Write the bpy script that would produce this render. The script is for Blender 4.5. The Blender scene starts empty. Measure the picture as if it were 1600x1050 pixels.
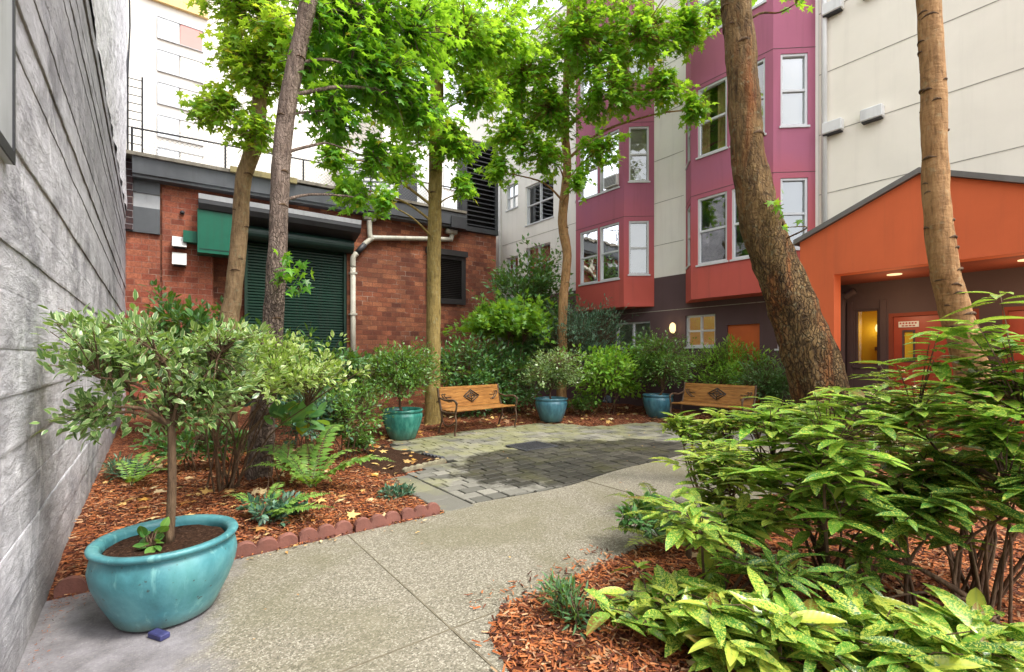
import bpy, math, random
import numpy as np
from mathutils import Vector, Matrix, noise as mnoise

random.seed(7)
rng = np.random.default_rng(11)
scene = bpy.context.scene
col = scene.collection
PI = math.pi

# ------------------------------------------------------------------ materials
def lin(h):
    h = h.lstrip('#')
    r = []
    for i in (0, 2, 4):
        c = int(h[i:i+2], 16) / 255
        r.append(c / 12.92 if c <= .04045 else ((c + .055) / 1.055) ** 2.4)
    return (*r, 1.)

class NT:
    """tiny node-tree helper"""
    def __init__(s, name):
        s.m = bpy.data.materials.new(name); s.m.use_nodes = True
        s.t = s.m.node_tree; s.n = s.t.nodes; s.n.clear()
        s.out = s.n.new('ShaderNodeOutputMaterial')
    def new(s, typ, **kw):
        nd = s.n.new(typ)
        for k, v in kw.items():
            setattr(nd, k, v)
        return nd
    def link(s, a, b): s.t.links.new(a, b)
    def put(s, sock, v):
        if hasattr(v, 'is_output') or isinstance(v, bpy.types.NodeSocket): s.link(v, sock)
        else: sock.default_value = v
    def coord(s, kind='Object', scale=(1, 1, 1), rot=(0, 0, 0)):
        if kind == 'World':
            src = s.new('ShaderNodeNewGeometry').outputs['Position']
        else:
            src = s.new('ShaderNodeTexCoord').outputs[kind]
        mp = s.new('ShaderNodeMapping'); s.link(src, mp.inputs['Vector'])
        mp.inputs['Scale'].default_value = scale; mp.inputs['Rotation'].default_value = rot
        return mp.outputs[0]
    def noise(s, vec, scale, detail=4, rough=.55, dist=0):
        nd = s.new('ShaderNodeTexNoise'); s.link(vec, nd.inputs['Vector'])
        nd.inputs['Scale'].default_value = scale; nd.inputs['Detail'].default_value = detail
        nd.inputs['Roughness'].default_value = rough; nd.inputs['Distortion'].default_value = dist
        return nd.outputs['Fac']
    def vor(s, vec, scale, feature='F1', out='Distance'):
        nd = s.new('ShaderNodeTexVoronoi', feature=feature); s.link(vec, nd.inputs['Vector'])
        nd.inputs['Scale'].default_value = scale
        return nd.outputs[out]
    def ramp(s, fac, stops, interp='LINEAR'):
        nd = s.new('ShaderNodeValToRGB'); s.link(fac, nd.inputs[0])
        cr = nd.color_ramp; cr.interpolation = interp
        while len(cr.elements) < len(stops): cr.elements.new(.5)
        for e, (p, c) in zip(cr.elements, stops):
            e.position = p
            e.color = c if not isinstance(c, (int, float)) else (c, c, c, 1)
        return nd.outputs[0]
    def mix(s, fac, a, b, mode='MIX'):
        nd = s.new('ShaderNodeMix', data_type='RGBA', blend_type=mode)
        s.put(nd.inputs[0], fac); s.put(nd.inputs[6], a); s.put(nd.inputs[7], b)
        return nd.outputs[2]
    def math(s, op, a, b=0., c=None):
        nd = s.new('ShaderNodeMath', operation=op); s.put(nd.inputs[0], a); s.put(nd.inputs[1], b)
        if c is not None: s.put(nd.inputs[2], c)
        return nd.outputs[0]
    def sep(s, vec):
        nd = s.new('ShaderNodeSeparateXYZ'); s.link(vec, nd.inputs[0]); return nd.outputs
    def bump(s, h, strength=.5, dist=.01):
        nd = s.new('ShaderNodeBump'); s.link(h, nd.inputs['Height'])
        nd.inputs['Strength'].default_value = strength; nd.inputs['Distance'].default_value = dist
        return nd.outputs[0]
    def island(s): return s.new('ShaderNodeNewGeometry').outputs['Random Per Island']
    def principled(s, base, rough=.6, spec=.5, normal=None, metal=0., **kw):
        p = s.new('ShaderNodeBsdfPrincipled')
        s.put(p.inputs['Base Color'], base); s.put(p.inputs['Roughness'], rough)
        s.put(p.inputs['Specular IOR Level'], spec); s.put(p.inputs['Metallic'], metal)
        for k, v in kw.items(): s.put(p.inputs[k.replace('_', ' ')], v)
        if normal is not None: s.link(normal, p.inputs['Normal'])
        return p.outputs[0]
    def done(s, sh):
        s.link(sh, s.out.inputs['Surface']); return s.m

def paint(name, hexc, rough=.55, var=.12, scale=2., bumpy=.15, spec=.4, metal=0., dirt=.0):
    t = NT(name); v = t.coord()
    c = lin(hexc)
    dark = tuple(x * (1 - var * 1.6) for x in c[:3]) + (1,)
    lite = tuple(min(1, x * (1 + var)) for x in c[:3]) + (1,)
    n = t.noise(v, scale, 6, .6)
    base = t.ramp(n, [(.3, dark), (.7, lite)])
    if dirt > 0:
        st = t.coord(scale=(6, 6, .35))
        base = t.mix(t.ramp(t.noise(st, 1.6, 5, .6), [(.5, 0.), (.78, dirt)]), base, lin('#3a332e'))
    f = t.noise(v, 90, 3)
    return t.done(t.principled(base, rough, spec, t.bump(f, bumpy, .004), metal))

def leafmat(name, greens, rough=.38, trans=.35, spec=.5, tcol=None, yellow=0., margin=None):
    """leaf with per-leaf colour, a paler midrib and light passing through"""
    t = NT(name); r = t.island()
    stops = [(i / max(1, len(greens) - 1), lin(g)) for i, g in enumerate(greens)]
    base = t.ramp(r, stops)
    if yellow > 0:
        base = t.mix(t.ramp(t.math('FRACT', t.math('MULTIPLY', r, 17.3)), [(1 - yellow, 0.), (1 - yellow + .01, 1.)], 'CONSTANT'),
                     base, lin('#b9a52c'))
    big = t.noise(t.coord('World'), 1.7, 2)
    base = t.mix(t.ramp(big, [(.35, .0), (.65, .45)]), base, t.mix(1., base, (.62, .70, .60, 1), 'MULTIPLY'))
    uv = t.coord('UV'); x = t.sep(uv)[0]
    rib = t.ramp(t.math('ABSOLUTE', x), [(.0, 1.), (.05, 0.)])
    base = t.mix(t.math('MULTIPLY', rib, .35), base, lin('#a9bd6a'))
    if margin:
        ed = t.math('ADD', t.math('ABSOLUTE', x), t.math('MULTIPLY', t.math('SUBTRACT', t.noise(uv, 4., 2), .5), .14))
        base = t.mix(t.math('MULTIPLY', t.ramp(ed, [(.12, 0.), (.16, 1.)]), .85), base, lin(margin))
    p = t.principled(base, rough, spec)
    tr = t.new('ShaderNodeBsdfTranslucent')
    t.put(tr.inputs[0], t.mix(.75, base, tcol if tcol else lin('#9fc428'), 'MIX') if tcol != 0 else base)
    ms = t.new('ShaderNodeMixShader'); ms.inputs[0].default_value = trans
    t.link(p, ms.inputs[1]); t.link(tr.outputs[0], ms.inputs[2])
    return t.done(ms.outputs[0])

def aucubamat(name, greens, spots=True, splash=.12, dens=.11):
    t = NT(name); r = t.island()
    base = t.ramp(r, [(i / (len(greens) - 1), lin(g)) for i, g in enumerate(greens)])
    uv = t.coord('UV'); sx = t.sep(uv)
    off = t.new('ShaderNodeCombineXYZ'); t.put(off.inputs[0], t.math('MULTIPLY', r, 91.)); t.put(off.inputs[1], t.math('MULTIPLY', r, 37.))
    va = t.new('ShaderNodeVectorMath', operation='ADD'); t.link(uv, va.inputs[0]); t.link(off.outputs[0], va.inputs[1])
    n1 = t.noise(va.outputs[0], 13., 2, .6)
    n2 = t.noise(va.outputs[0], 32., 1, .5)
    amt = t.math('MULTIPLY', t.math('FRACT', t.math('MULTIPLY', r, 7.7)), dens)
    sp = t.ramp(t.math('ADD', n1, amt), [(.58, 0.), (.64, 1.)])
    sp2 = t.ramp(t.math('ADD', n2, amt), [(.59, 0.), (.64, 1.)])
    sp = t.math('MAXIMUM', sp, sp2)
    ax = t.math('ABSOLUTE', sx[0])
    cen = t.ramp(t.math('ADD', ax, t.math('MULTIPLY', n1, .12)), [(.12, 1.), (.2, 0.)])
    isp = t.ramp(t.math('FRACT', t.math('MULTIPLY', r, 23.1)), [(1 - splash, 0.), (1 - splash + .01, 1.)], 'CONSTANT')
    sp = t.math('MAXIMUM', sp, t.math('MULTIPLY', cen, isp))
    if spots:
        base = t.mix(t.math('MULTIPLY', sp, .85), base, lin('#c2c653'))
    old = t.ramp(t.math('FRACT', t.math('MULTIPLY', r, 41.7)), [(.955, 0.), (.96, 1.)], 'CONSTANT')
    base = t.mix(t.math('MULTIPLY', old, t.ramp(t.math('ADD', n1, t.math('MULTIPLY', sx[1], .4)), [(.6, 0.), (.75, .9)])), base, lin('#6b4a26'))
    rib = t.ramp(ax, [(.0, 1.), (.03, 0.)])
    base = t.mix(t.math('MULTIPLY', rib, .5), base, lin('#8fa857'))
    vein = t.math('SINE', t.math('MULTIPLY', t.math('SUBTRACT', sx[1], t.math('MULTIPLY', ax, .8)), 62.))
    p = t.principled(base, .24, .55, t.bump(vein, .07, .004), Coat_Weight=.15, Coat_Roughness=.15)
    tr = t.new('ShaderNodeBsdfTranslucent'); t.put(tr.inputs[0], t.mix(.5, base, lin('#a8c43a')))
    ms = t.new('ShaderNodeMixShader'); ms.inputs[0].default_value = .25
    t.link(p, ms.inputs[1]); t.link(tr.outputs[0], ms.inputs[2])
    return t.done(ms.outputs[0])

def barkmat(name, c1, c2, c3, ring=0., furrow=1., lichen=0., streak=None, plates=0.):
    t = NT(name); v = t.coord('World')
    st = t.coord('World', scale=(1, 1, .22))
    n = t.noise(st, 28, 6, .65, .4)
    big = t.noise(v, 4, 4, .6)
    base = t.ramp(n, [(.3, lin(c1)), (.52, lin(c2)), (.72, lin(c3))])
    base = t.mix(t.ramp(big, [(.35, 0.), (.7, .5)]), base, lin(c3))
    if streak:
        base = t.mix(t.ramp(t.noise(t.coord('World', scale=(1, 1, .12)), 7, 3), [(.54, 0.), (.70, .5)]), base, lin(streak))
    if lichen:
        base = t.mix(t.ramp(t.noise(v, 16, 4), [(.58, 0.), (.7, lichen)]), base, lin('#8d9277'))
    h = t.math('MULTIPLY', n, furrow)
    if plates:
        wv = t.new('ShaderNodeVectorMath', operation='ADD'); t.link(t.coord('World', scale=(1, 1, .30)), wv.inputs[0])
        nc = t.new('ShaderNodeTexNoise'); t.link(v, nc.inputs['Vector']); nc.inputs['Scale'].default_value = 9.; nc.inputs['Detail'].default_value = 4.
        sc_ = t.new('ShaderNodeVectorMath', operation='SCALE'); t.link(nc.outputs['Color'], sc_.inputs[0]); sc_.inputs['Scale'].default_value = .10; t.link(sc_.outputs[0], wv.inputs[1])
        ve = t.vor(wv.outputs[0], plates, 'DISTANCE_TO_EDGE')
        crack = t.ramp(ve, [(.0, 0.), (.16, 1.)])
        low = t.ramp(t.math('ADD', t.math('MULTIPLY', t.sep(v)[2], .25), t.math('MULTIPLY', big, .3)), [(.62, 1.), (1.05, .25)])
        base = t.mix(t.math('MULTIPLY', t.math('SUBTRACT', 1., crack), t.math('MULTIPLY', low, .6)), base, lin(c1))
        h = t.math('ADD', h, t.math('MULTIPLY', t.math('MULTIPLY', crack, low), 1.2))
    if ring:
        rg = t.noise(t.coord('World', scale=(.35, .35, 1)), 24, 4, .6)
        h = t.math('ADD', h, t.math('MULTIPLY', rg, ring))
        base = t.mix(t.ramp(rg, [(.62, 0.), (.72, .55)]), base, lin(c1))
    return t.done(t.principled(base, .85, .25, t.bump(h, .9, .03)))

M = {}
# --- tree leaves
M['leaf_lime'] = leafmat('maple_leaf_lime', ['#2f6a1c', '#4d8f22', '#6aa82a', '#86b838', '#3c7a20'], trans=.52, tcol=lin('#bfe636'), yellow=.04)
M['leaf_mid'] = leafmat('maple_leaf_mid', ['#275c1c', '#3c7f22', '#569a2a', '#6fae34', '#2f6a1e'], trans=.5, tcol=lin('#b0de30'), yellow=.03)
M['leaf_fresh'] = leafmat('maple_leaf_fresh', ['#3d7520', '#5f9c2a', '#8ab53a', '#a6bd48', '#487f24'], trans=.55, tcol=lin('#cbe83c'), yellow=.10)
# --- shrubs
M['vari'] = leafmat('variegated_small_leaf', ['#35593a', '#4f7646', '#6f9252', '#8ba468', '#3f6644'], rough=.28, trans=.25, margin='#c3cb96')
M['vari_pale'] = leafmat('pale_variegated_leaf', ['#5b7f3c', '#7c9c48', '#a3b562', '#8fa954'], rough=.3, trans=.3, margin='#d3d49a')  # paler, yellower leaves with a cream margin
M['boxgreen'] = leafmat('box_leaf', ['#30592a', '#487632', '#6a9340'], rough=.35, trans=.25)
M['darkgreen'] = leafmat('dark_leaf', ['#28502b', '#396c38', '#548749'], rough=.35, trans=.2)
M['bluegreen'] = leafmat('blue_green_leaf', ['#2a4d42', '#3d6655', '#5b8470'], rough=.4, trans=.2, tcol=lin('#6f9a6a'))
M['limeshrub'] = leafmat('lime_leaf', ['#5c9a2c', '#7fb537', '#a2cb45'], rough=.4, trans=.4)
M['japmaple'] = leafmat('fine_maple_leaf', ['#4c7f26', '#659a2c', '#82ad3a'], rough=.45, trans=.45)
M['hosta'] = leafmat('broad_leaf', ['#3d6f45', '#568a52', '#74a15c'], rough=.4, trans=.35, yellow=.12)
M['fern'] = leafmat('fern_leaf', ['#4a7d34', '#72a045', '#98b858'], rough=.5, trans=.4)
M['fern_dry'] = leafmat('drying_fern_leaf', ['#56652a', '#76742c', '#4b6b2c'], rough=.5, trans=.35)
M['nandina'] = leafmat('nandina_leaf', ['#33604a', '#48795a', '#5f8a58'], rough=.4, trans=.3)
M['aucuba'] = aucubamat('spotted_leaf', ['#2f6328', '#43782f', '#568c35', '#72a040'])
M['aucuba_b'] = aucubamat('spotted_leaf_deep', ['#24552a', '#336a2f', '#487f38'], splash=.03, dens=.03)
M['aucuba_c'] = aucubamat('laurel_leaf_glossy', ['#2d6527', '#447f2c', '#5c9433', '#79a93c'], splash=.04, dens=.06)
M['stem'] = barkmat('shrub_stem', '#3a2a20', '#5f4a38', '#7d6750')
M['greenstem'] = paint('green_stem', '#55622f', .6, .2, 8)
# --- bark
M['bark_pale'] = barkmat('bark_pale', '#5a4634', '#8d7355', '#a98f6d', ring=.5, furrow=.5, lichen=.4)
M['bark_grey'] = barkmat('bark_grey', '#3a2f2b', '#76655a', '#9b8a7e', ring=.4, furrow=1.0, plates=34.)
M['bark_olive'] = barkmat('bark_olive', '#4f4027', '#84703f', '#a08b57', ring=.4, furrow=.6, lichen=.35)
M['bark_big'] = barkmat('bark_furrowed', '#21170f', '#664d30', '#967a50', ring=.25, furrow=1.4, streak='#8a4517', lichen=.35, plates=30.)
M['bark_tan'] = barkmat('bark_tan', '#5c4128', '#96714a', '#b18d62', ring=.55, furrow=.6, lichen=.3)

M['scar'] = barkmat('bark_scar', '#33261c', '#5a4635', '#7d6650', furrow=1.)
# --- ground
t = NT('mulch'); v = t.coord('World')
a = t.vor(t.coord('World', scale=(1, 2.2, 1), rot=(0, 0, .6)), 30, out='Color'); b = t.vor(t.coord('World', scale=(2.4, 1, 1), rot=(0, 0, -.3)), 34, out='Color')
rnd = t.math('MULTIPLY', t.math('ADD', t.sep(a)[0], t.sep(b)[1]), .5)
base = t.ramp(rnd, [(.1, lin('#2a1810')), (.4, lin('#623524')), (.62, lin('#935438')), (.9, lin('#b98660'))])
base = t.mix(t.ramp(t.noise(v, 1.3, 4), [(.4, 0.), (.66, .55)]), base, lin('#3a2018'))
M['mulch'] = t.done(t.principled(base, .9, .15, t.bump(rnd, 1., .03)))
t = NT('wood_chip'); r = t.island()
base = t.ramp(r, [(0., lin('#2f1c15')), (.25, lin('#63382a')), (.5, lin('#96552f')), (.8, lin('#ad6b40')), (.93, lin('#9c7a5e')), (1., lin('#bd9670'))])
M['chip'] = t.done(t.principled(base, .85, .2))
t = NT('fallen_leaf'); r = t.island()
base = t.ramp(r, [(0., lin('#94602c')), (.3, lin('#cfae6c')), (.5, lin('#7d4a2a')), (.7, lin('#d8c496')), (.85, lin('#b98a3c')), (1., lin('#8a4526'))])
M['drymaple'] = t.done(t.principled(base, .7, .3))
t = NT('soil'); v = t.coord('World')
n = t.noise(v, 60, 5, .7)
base = t.ramp(n, [(.35, lin('#21150f')), (.6, lin('#4a3427')), (.76, lin('#8a7460'))])
M['soil'] = t.done(t.principled(base, .95, .1, t.bump(n, 1., .02)))
t = NT('dirt'); v = t.coord('World')
M['dirt'] = t.done(t.principled(t.ramp(t.noise(v, 3, 6), [(.3, lin('#4c3a2c')), (.7, lin('#6d5846'))]), .95, .1))

# exposed aggregate concrete
t = NT('aggregate_concrete'); v = t.coord('World')
peb = t.vor(v, 115, out='Color'); ped = t.vor(v, 115)
base = t.ramp(t.sep(peb)[0], [(0., lin('#504c42')), (.35, lin('#6f6a5d')), (.7, lin('#878173')), (1., lin('#aea99a'))])
base = t.mix(t.ramp(ped, [(.25, 0.), (.6, .5)]), base, lin('#7b7566'))
stain = t.noise(v, 1.1, 6, .62, .6)
base = t.mix(t.ramp(stain, [(.36, .5), (.56, 0.)]), base, lin('#66624a'))
base = t.mix(t.ramp(t.noise(v, 2.9, 5, .6), [(.55, 0.), (.75, .4)]), base, lin('#8f8878'))
# grey smooth patch near the wall and at the foot of the bed
pos = t.sep(v)
gr = t.math('SUBTRACT', t.math('ADD', pos[0], t.math('MULTIPLY', t.math('SUBTRACT', pos[1], 3.), -.2)), t.math('SUBTRACT', t.math('MULTIPLY', t.noise(v, 2.3, 7, .7), .8), .25))
base = t.mix(t.ramp(gr, [(0., .8), (.22, 0.)]), base, t.ramp(t.noise(v, 7, 6, .65), [(.3, lin('#5e5b61')), (.7, lin('#8d8a90'))]))
M['concrete'] = t.done(t.principled(base, .85, .25, t.bump(t.math('SUBTRACT', 1., ped), .45, .004)))
M['joint'] = paint('joint_filler', '#6b6352', .9, .2, 20)

# pavers: per-stone tone, moss, and the damp patch in the middle of the patio
t = NT('paver'); v = t.coord('World'); r = t.island()
base = t.ramp(r, [(0., lin('#5a5953')), (.5, lin('#737169')), (1., lin('#8d8a80'))])
n = t.noise(v, 70, 4, .65)
base = t.mix(t.ramp(n, [(.35, .35), (.65, 0.)]), base, lin('#5d594d'))
pos = t.sep(v)
dx = t.math('DIVIDE', t.math('SUBTRACT', pos[0], 4.75), 1.95); dy = t.math('DIVIDE', t.math('SUBTRACT', pos[1], 4.72), 1.15)
rr = t.math('ADD', t.math('MULTIPLY', dx, dx), t.math('MULTIPLY', dy, dy))
rr = t.math('ADD', rr, t.math('MULTIPLY', t.math('SUBTRACT', t.noise(v, 1.9, 5, .65), .5), 1.9))
wet = t.ramp(t.math('MULTIPLY', rr, .5), [(.44, 1.), (.53, 0.)])
moss = t.math('MULTIPLY', t.ramp(pos[0], [(0., 0.), (1., 1.)]), 1.)
mz = t.ramp(t.math('ADD', t.noise(v, 1.6, 4), t.math('MULTIPLY', pos[1], .06)), [(.78, 0.), (.95, .5)])
base = t.mix(mz, base, lin('#8a8a55'))
base = t.mix(wet, base, t.mix(1., base, (.30, .29, .27, 1), 'MULTIPLY'))
M['paver'] = t.done(t.principled(base, t.mix(wet, (.85, .85, .85, 1), (.5, .5, .5, 1)), .3, t.bump(n, .5, .006)))
M['sand'] = paint('jointing_sand', '#2b2922', .95, .25, 30)

# --- walls
t = NT('board_formed_concrete'); v = t.coord('World')
gr = t.noise(t.coord('World', scale=(1, .4, 1.5)), 11, 8, .72, .5)
blot = t.noise(t.coord('World', scale=(1, .8, 1)), 1.3, 8, .7, .6)
speck = t.noise(v, 60, 4, .7)
base = t.ramp(gr, [(.28, lin('#9c9a9e')), (.5, lin('#bebcc1')), (.68, lin('#dcdadf'))])
base = t.mix(t.ramp(blot, [(.47, 0.), (.66, .8)]), base, lin('#6c6a6f'))
base = t.mix(t.ramp(t.noise(t.coord('World', scale=(1, .7, .5)), 2.6, 8, .74, 1.4), [(.52, 0.), (.66, .75)]), base, lin('#e8e6ea'))
base = t.mix(t.ramp(speck, [(.64, 0.), (.73, .55)]), base, lin('#504d50'))
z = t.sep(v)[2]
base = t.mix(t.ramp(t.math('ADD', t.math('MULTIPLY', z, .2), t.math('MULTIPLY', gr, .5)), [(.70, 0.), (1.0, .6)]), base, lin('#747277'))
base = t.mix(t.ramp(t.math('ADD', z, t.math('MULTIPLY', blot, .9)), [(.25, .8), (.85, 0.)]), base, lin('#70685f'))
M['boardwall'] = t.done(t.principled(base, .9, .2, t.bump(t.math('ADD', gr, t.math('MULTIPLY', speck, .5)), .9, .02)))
t = NT('rough_white_plaster'); v = t.coord('World')
gr = t.noise(t.coord('World', scale=(1, .5, 1)), 9, 8, .75, 1.)
base = t.ramp(gr, [(.32, lin('#8f8d93')), (.5, lin('#cdcbd0')), (.65, lin('#e6e4e8'))])
M['whiteplaster'] = t.done(t.principled(base, .9, .2, t.bump(gr, 1., .03)))

def brickmat(name, cols, mortar, bw=.30, bh=.145, white=.0, soot=.5):
    t = NT(name)
    ob = t.new('ShaderNodeTexCoord').outputs['Object']; s = t.sep(ob)
    cb = t.new('ShaderNodeCombineXYZ'); t.link(t.math('ADD', s[0], s[1]), cb.inputs[0]); t.link(s[2], cb.inputs[1])
    wob = t.noise(ob, 9, 2)
    va = t.new('ShaderNodeVectorMath', operation='ADD'); t.link(cb.outputs[0], va.inputs[0])
    wv = t.new('ShaderNodeCombineXYZ'); t.put(wv.inputs[0], t.math('MULTIPLY', t.math('SUBTRACT', wob, .5), .02)); t.put(wv.inputs[1], t.math('MULTIPLY', t.math('SUBTRACT', t.noise(ob, 12, 2), .5), .02)); t.link(wv.outputs[0], va.inputs[1])
    bt = t.new('ShaderNodeTexBrick'); t.link(va.outputs[0], bt.inputs['Vector'])
    bt.inputs['Scale'].default_value = 1.; bt.inputs['Brick Width'].default_value = bw; bt.inputs['Row Height'].default_value = bh
    bt.inputs['Mortar Size'].default_value = .009; bt.inputs['Mortar Smooth'].default_value = .2; bt.inputs['Bias'].default_value = 0.
    bt.inputs['Color1'].default_value = (0, 0, 0, 1); bt.inputs['Color2'].default_value = (1, 1, 1, 1); bt.inputs['Mortar'].default_value = (.5, .5, .5, 1)
    base = t.ramp(t.sep(bt.outputs['Color'])[0], [(i / (len(cols) - 1), lin(c)) for i, c in enumerate(cols)])
    fine = t.noise(ob, 26, 5, .7)
    base = t.mix(t.ramp(fine, [(.4, .5), (.62, 0.)]), base, lin('#5d3528'))
    base = t.mix(t.ramp(t.noise(ob, 1.1, 6, .65, .4), [(.42, soot), (.62, 0.)]), base, lin('#3d2620'))
    base = t.mix(t.ramp(t.noise(ob, 3.4, 6, .7), [(.6, 0.), (.72, .45)]), base, lin('#b77a5c'))
    if white: base = t.mix(t.ramp(t.noise(ob, 2.2, 7, .75, .8), [(.6, 0.), (.74, white)]), base, lin('#b7aaa0'))
    mcol = t.mix(t.ramp(t.noise(ob, 1.7, 5, .7), [(.52, 0.), (.66, 1.)]), lin(mortar), lin('#a99a8c'))
    fac = bt.outputs['Fac']
    base = t.mix(t.math('MULTIPLY', fac, .75), base, mcol)
    h = t.math('SUBTRACT', t.math('MULTIPLY', fine, .4), fac)
    return t.done(t.principled(base, .85, .25, t.bump(h, .8, .012)))
M['brick'] = brickmat('brick', ['#714233', '#94573f', '#ab684b', '#bb7a57', '#7d4b3b'], '#66473b')
M['brick_bright'] = brickmat('bright_brick', ['#95503e', '#b0614a', '#c4775a', '#9c5a48'], '#8a6456', .28, .14, white=.25, soot=.35)

M['fascia'] = paint('grey_metal_fascia', '#55585c', .45, .15, 1.2, .1, dirt=.3)
M['fascia_dark'] = paint('dark_grey_metal', '#3a3b3e', .5, .15, 1.5, .1, dirt=.2)
M['fascia_light'] = paint('light_grey_metal', '#a7a9ac', .45, .12, 2, .1, dirt=.3)
M['coping'] = paint('weathered_coping', '#7d776b', .9, .3, 3, .5, dirt=.5)
M['plank'] = paint('mossy_plank', '#867b55', .9, .3, 4, .5, dirt=.5)
M['doorgreen'] = paint('roller_green', '#0a3325', .45, .14, 1.2, .08, dirt=.35)
M['boxgreenpaint'] = paint('green_enamel', '#0d5f49', .4, .1, 2., .06, dirt=.2)
M['rollcover'] = paint('dark_green_hood', '#122b25', .5, .15, 2.)
M['white'] = paint('white_paint', '#d9d9d6', .4, .06, 3., .06, dirt=.25)
M['offwhite'] = paint('offwhite_pipe', '#b9b5a6', .5, .12, 4., .1, dirt=.4)
M['frame'] = paint('window_frame', '#c9cbcc', .4, .06, 3., .04, dirt=.1)
M['black'] = paint('dark_iron', '#26262a', .5, .15, 6.)
M['louver'] = paint('louver_grey', '#343638', .5, .12, 2.)
M['shutter'] = paint('dark_shutter', '#2a2726', .5, .15, 2.)
M['roofdeck'] = paint('roof_membrane', '#6b6b6b', .9, .15, 1.)

def stucco(name, hexc, var=.08, light_tint=None, dirt=.25):
    t = NT(name); v = t.coord('World'); c = lin(hexc)
    n = t.noise(v, .8, 6, .6, .3)
    base = t.ramp(n, [(.3, tuple(x * (1 - var * 1.5) for x in c[:3]) + (1,)), (.7, tuple(min(1, x * (1 + var)) for x in c[:3]) + (1,))])
    if light_tint:
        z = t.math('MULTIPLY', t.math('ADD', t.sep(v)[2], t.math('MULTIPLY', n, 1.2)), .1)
        base = t.mix(t.ramp(z, [(.38, 0.), (.62, 1.)]), base, t.mix(t.ramp(n, [(.3, 0.), (.7, .25)]), lin(light_tint), lin('#875470')))  # colour cast of the light painted in, stronger with height
    st = t.coord('World', scale=(5, 5, .3))
    base = t.mix(t.ramp(t.noise(st, 1.3, 6, .62), [(.52, 0.), (.8, dirt)]), base, lin('#4d4238'))
    f = t.noise(v, 120, 3, .6)
    f2 = t.noise(v, 6, 4)
    return t.done(t.principled(base, .8, .25, t.bump(t.math('ADD', f, t.math('MULTIPLY', f2, .8)), .3, .006)))
M['cream'] = stucco('cream_stucco', '#ece5d6', .04, dirt=.07)
M['whitewall'] = stucco('white_stucco', '#ebe7de', .04, dirt=.12)
M['pink'] = stucco('mauve_stucco', '#bb584d', .06, light_tint='#aa657a', dirt=.3)  # coral paint; the mauve higher up is painted-in light colour
M['baseband'] = stucco('plum_grey_stucco', '#5d4a4c', .08)
M['orange'] = stucco('orange_stucco', '#d0673e', .06, dirt=.15)
M['soffit'] = stucco('red_brown_soffit', '#7d3a28', .06)
M['brown'] = stucco('dark_brown_stucco', '#52403e', .1)
M['jointline'] = paint('stucco_joint', '#a39e92', .9, .2, 10)
M['roofgrey'] = paint('grey_flashing', '#6f6c68', .5, .12, 3, dirt=.2)
M['reddoor'] = paint('red_door', '#9c3d22', .45, .08, 2., .06, dirt=.15)
M['orangedoor'] = paint('orange_door', '#c8622f', .5, .1, 2., .06, dirt=.1)
M['towerwhite'] = stucco('tower_white', '#d9d5cc', .03, dirt=.08)
M['toweryellow'] = stucco('tower_ochre', '#d9bd86', .08, dirt=.25)
M['towerwin'] = paint('tower_blind', '#c9cdd0', .3, .05, .5)
M['pinkpanel'] = paint('tower_pink_panel', '#c98f88', .7, .05, .5)

def glassmat(name, tint='#20262a', refl=.35):
    t = NT(name)
    tr = t.new('ShaderNodeBsdfTransparent'); t.put(tr.inputs[0], (.82, .86, .86, 1))
    gl = t.new('ShaderNodeBsdfGlossy'); t.put(gl.inputs['Roughness'], .03); t.put(gl.inputs['Color'], (.95, .97, 1, 1))
    wav = t.noise(t.coord('World'), 2.2, 2)
    t.link(t.bump(wav, .12, .03), gl.inputs['Normal'])
    lw = t.new('ShaderNodeLayerWeight'); lw.inputs[0].default_value = .35
    f = t.math('MULTIPLY_ADD', lw.outputs['Fresnel'], .8, refl * .4)
    ms = t.new('ShaderNodeMixShader'); t.link(f, ms.inputs[0]); t.link(tr.outputs[0], ms.inputs[1]); t.link(gl.outputs[0], ms.inputs[2])
    return t.done(ms.outputs[0])
M['glass'] = glassmat('window_glass')
M['blind'] = paint('window_blind', '#cfcbbd', .7, .05, 3)
M['blindgrey'] = paint('grey_window_blind', '#8f948f', .7, .05, 3)
M['curtain'] = paint('tan_curtain', '#b79a68', .9, .2, 5)
M['dark'] = paint('room_dark', '#24262a', .9, .2, 1)
M['yellowwall'] = paint('yellow_room', '#c9a426', .8, .08, 1)
def emit(name, hexc, s):
    t = NT(name); e = t.new('ShaderNodeEmission'); t.put(e.inputs[0], lin(hexc)); e.inputs[1].default_value = s
    return t.done(e.outputs[0])
M['roomwarm'] = emit('lit_warm_room', '#c98f52', .55)
M['lampglow'] = emit('lit_lamp_glass', '#ffdf9c', 2.2)
M['downlight'] = emit('lit_downlight', '#ffd9a0', 1.6)

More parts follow.
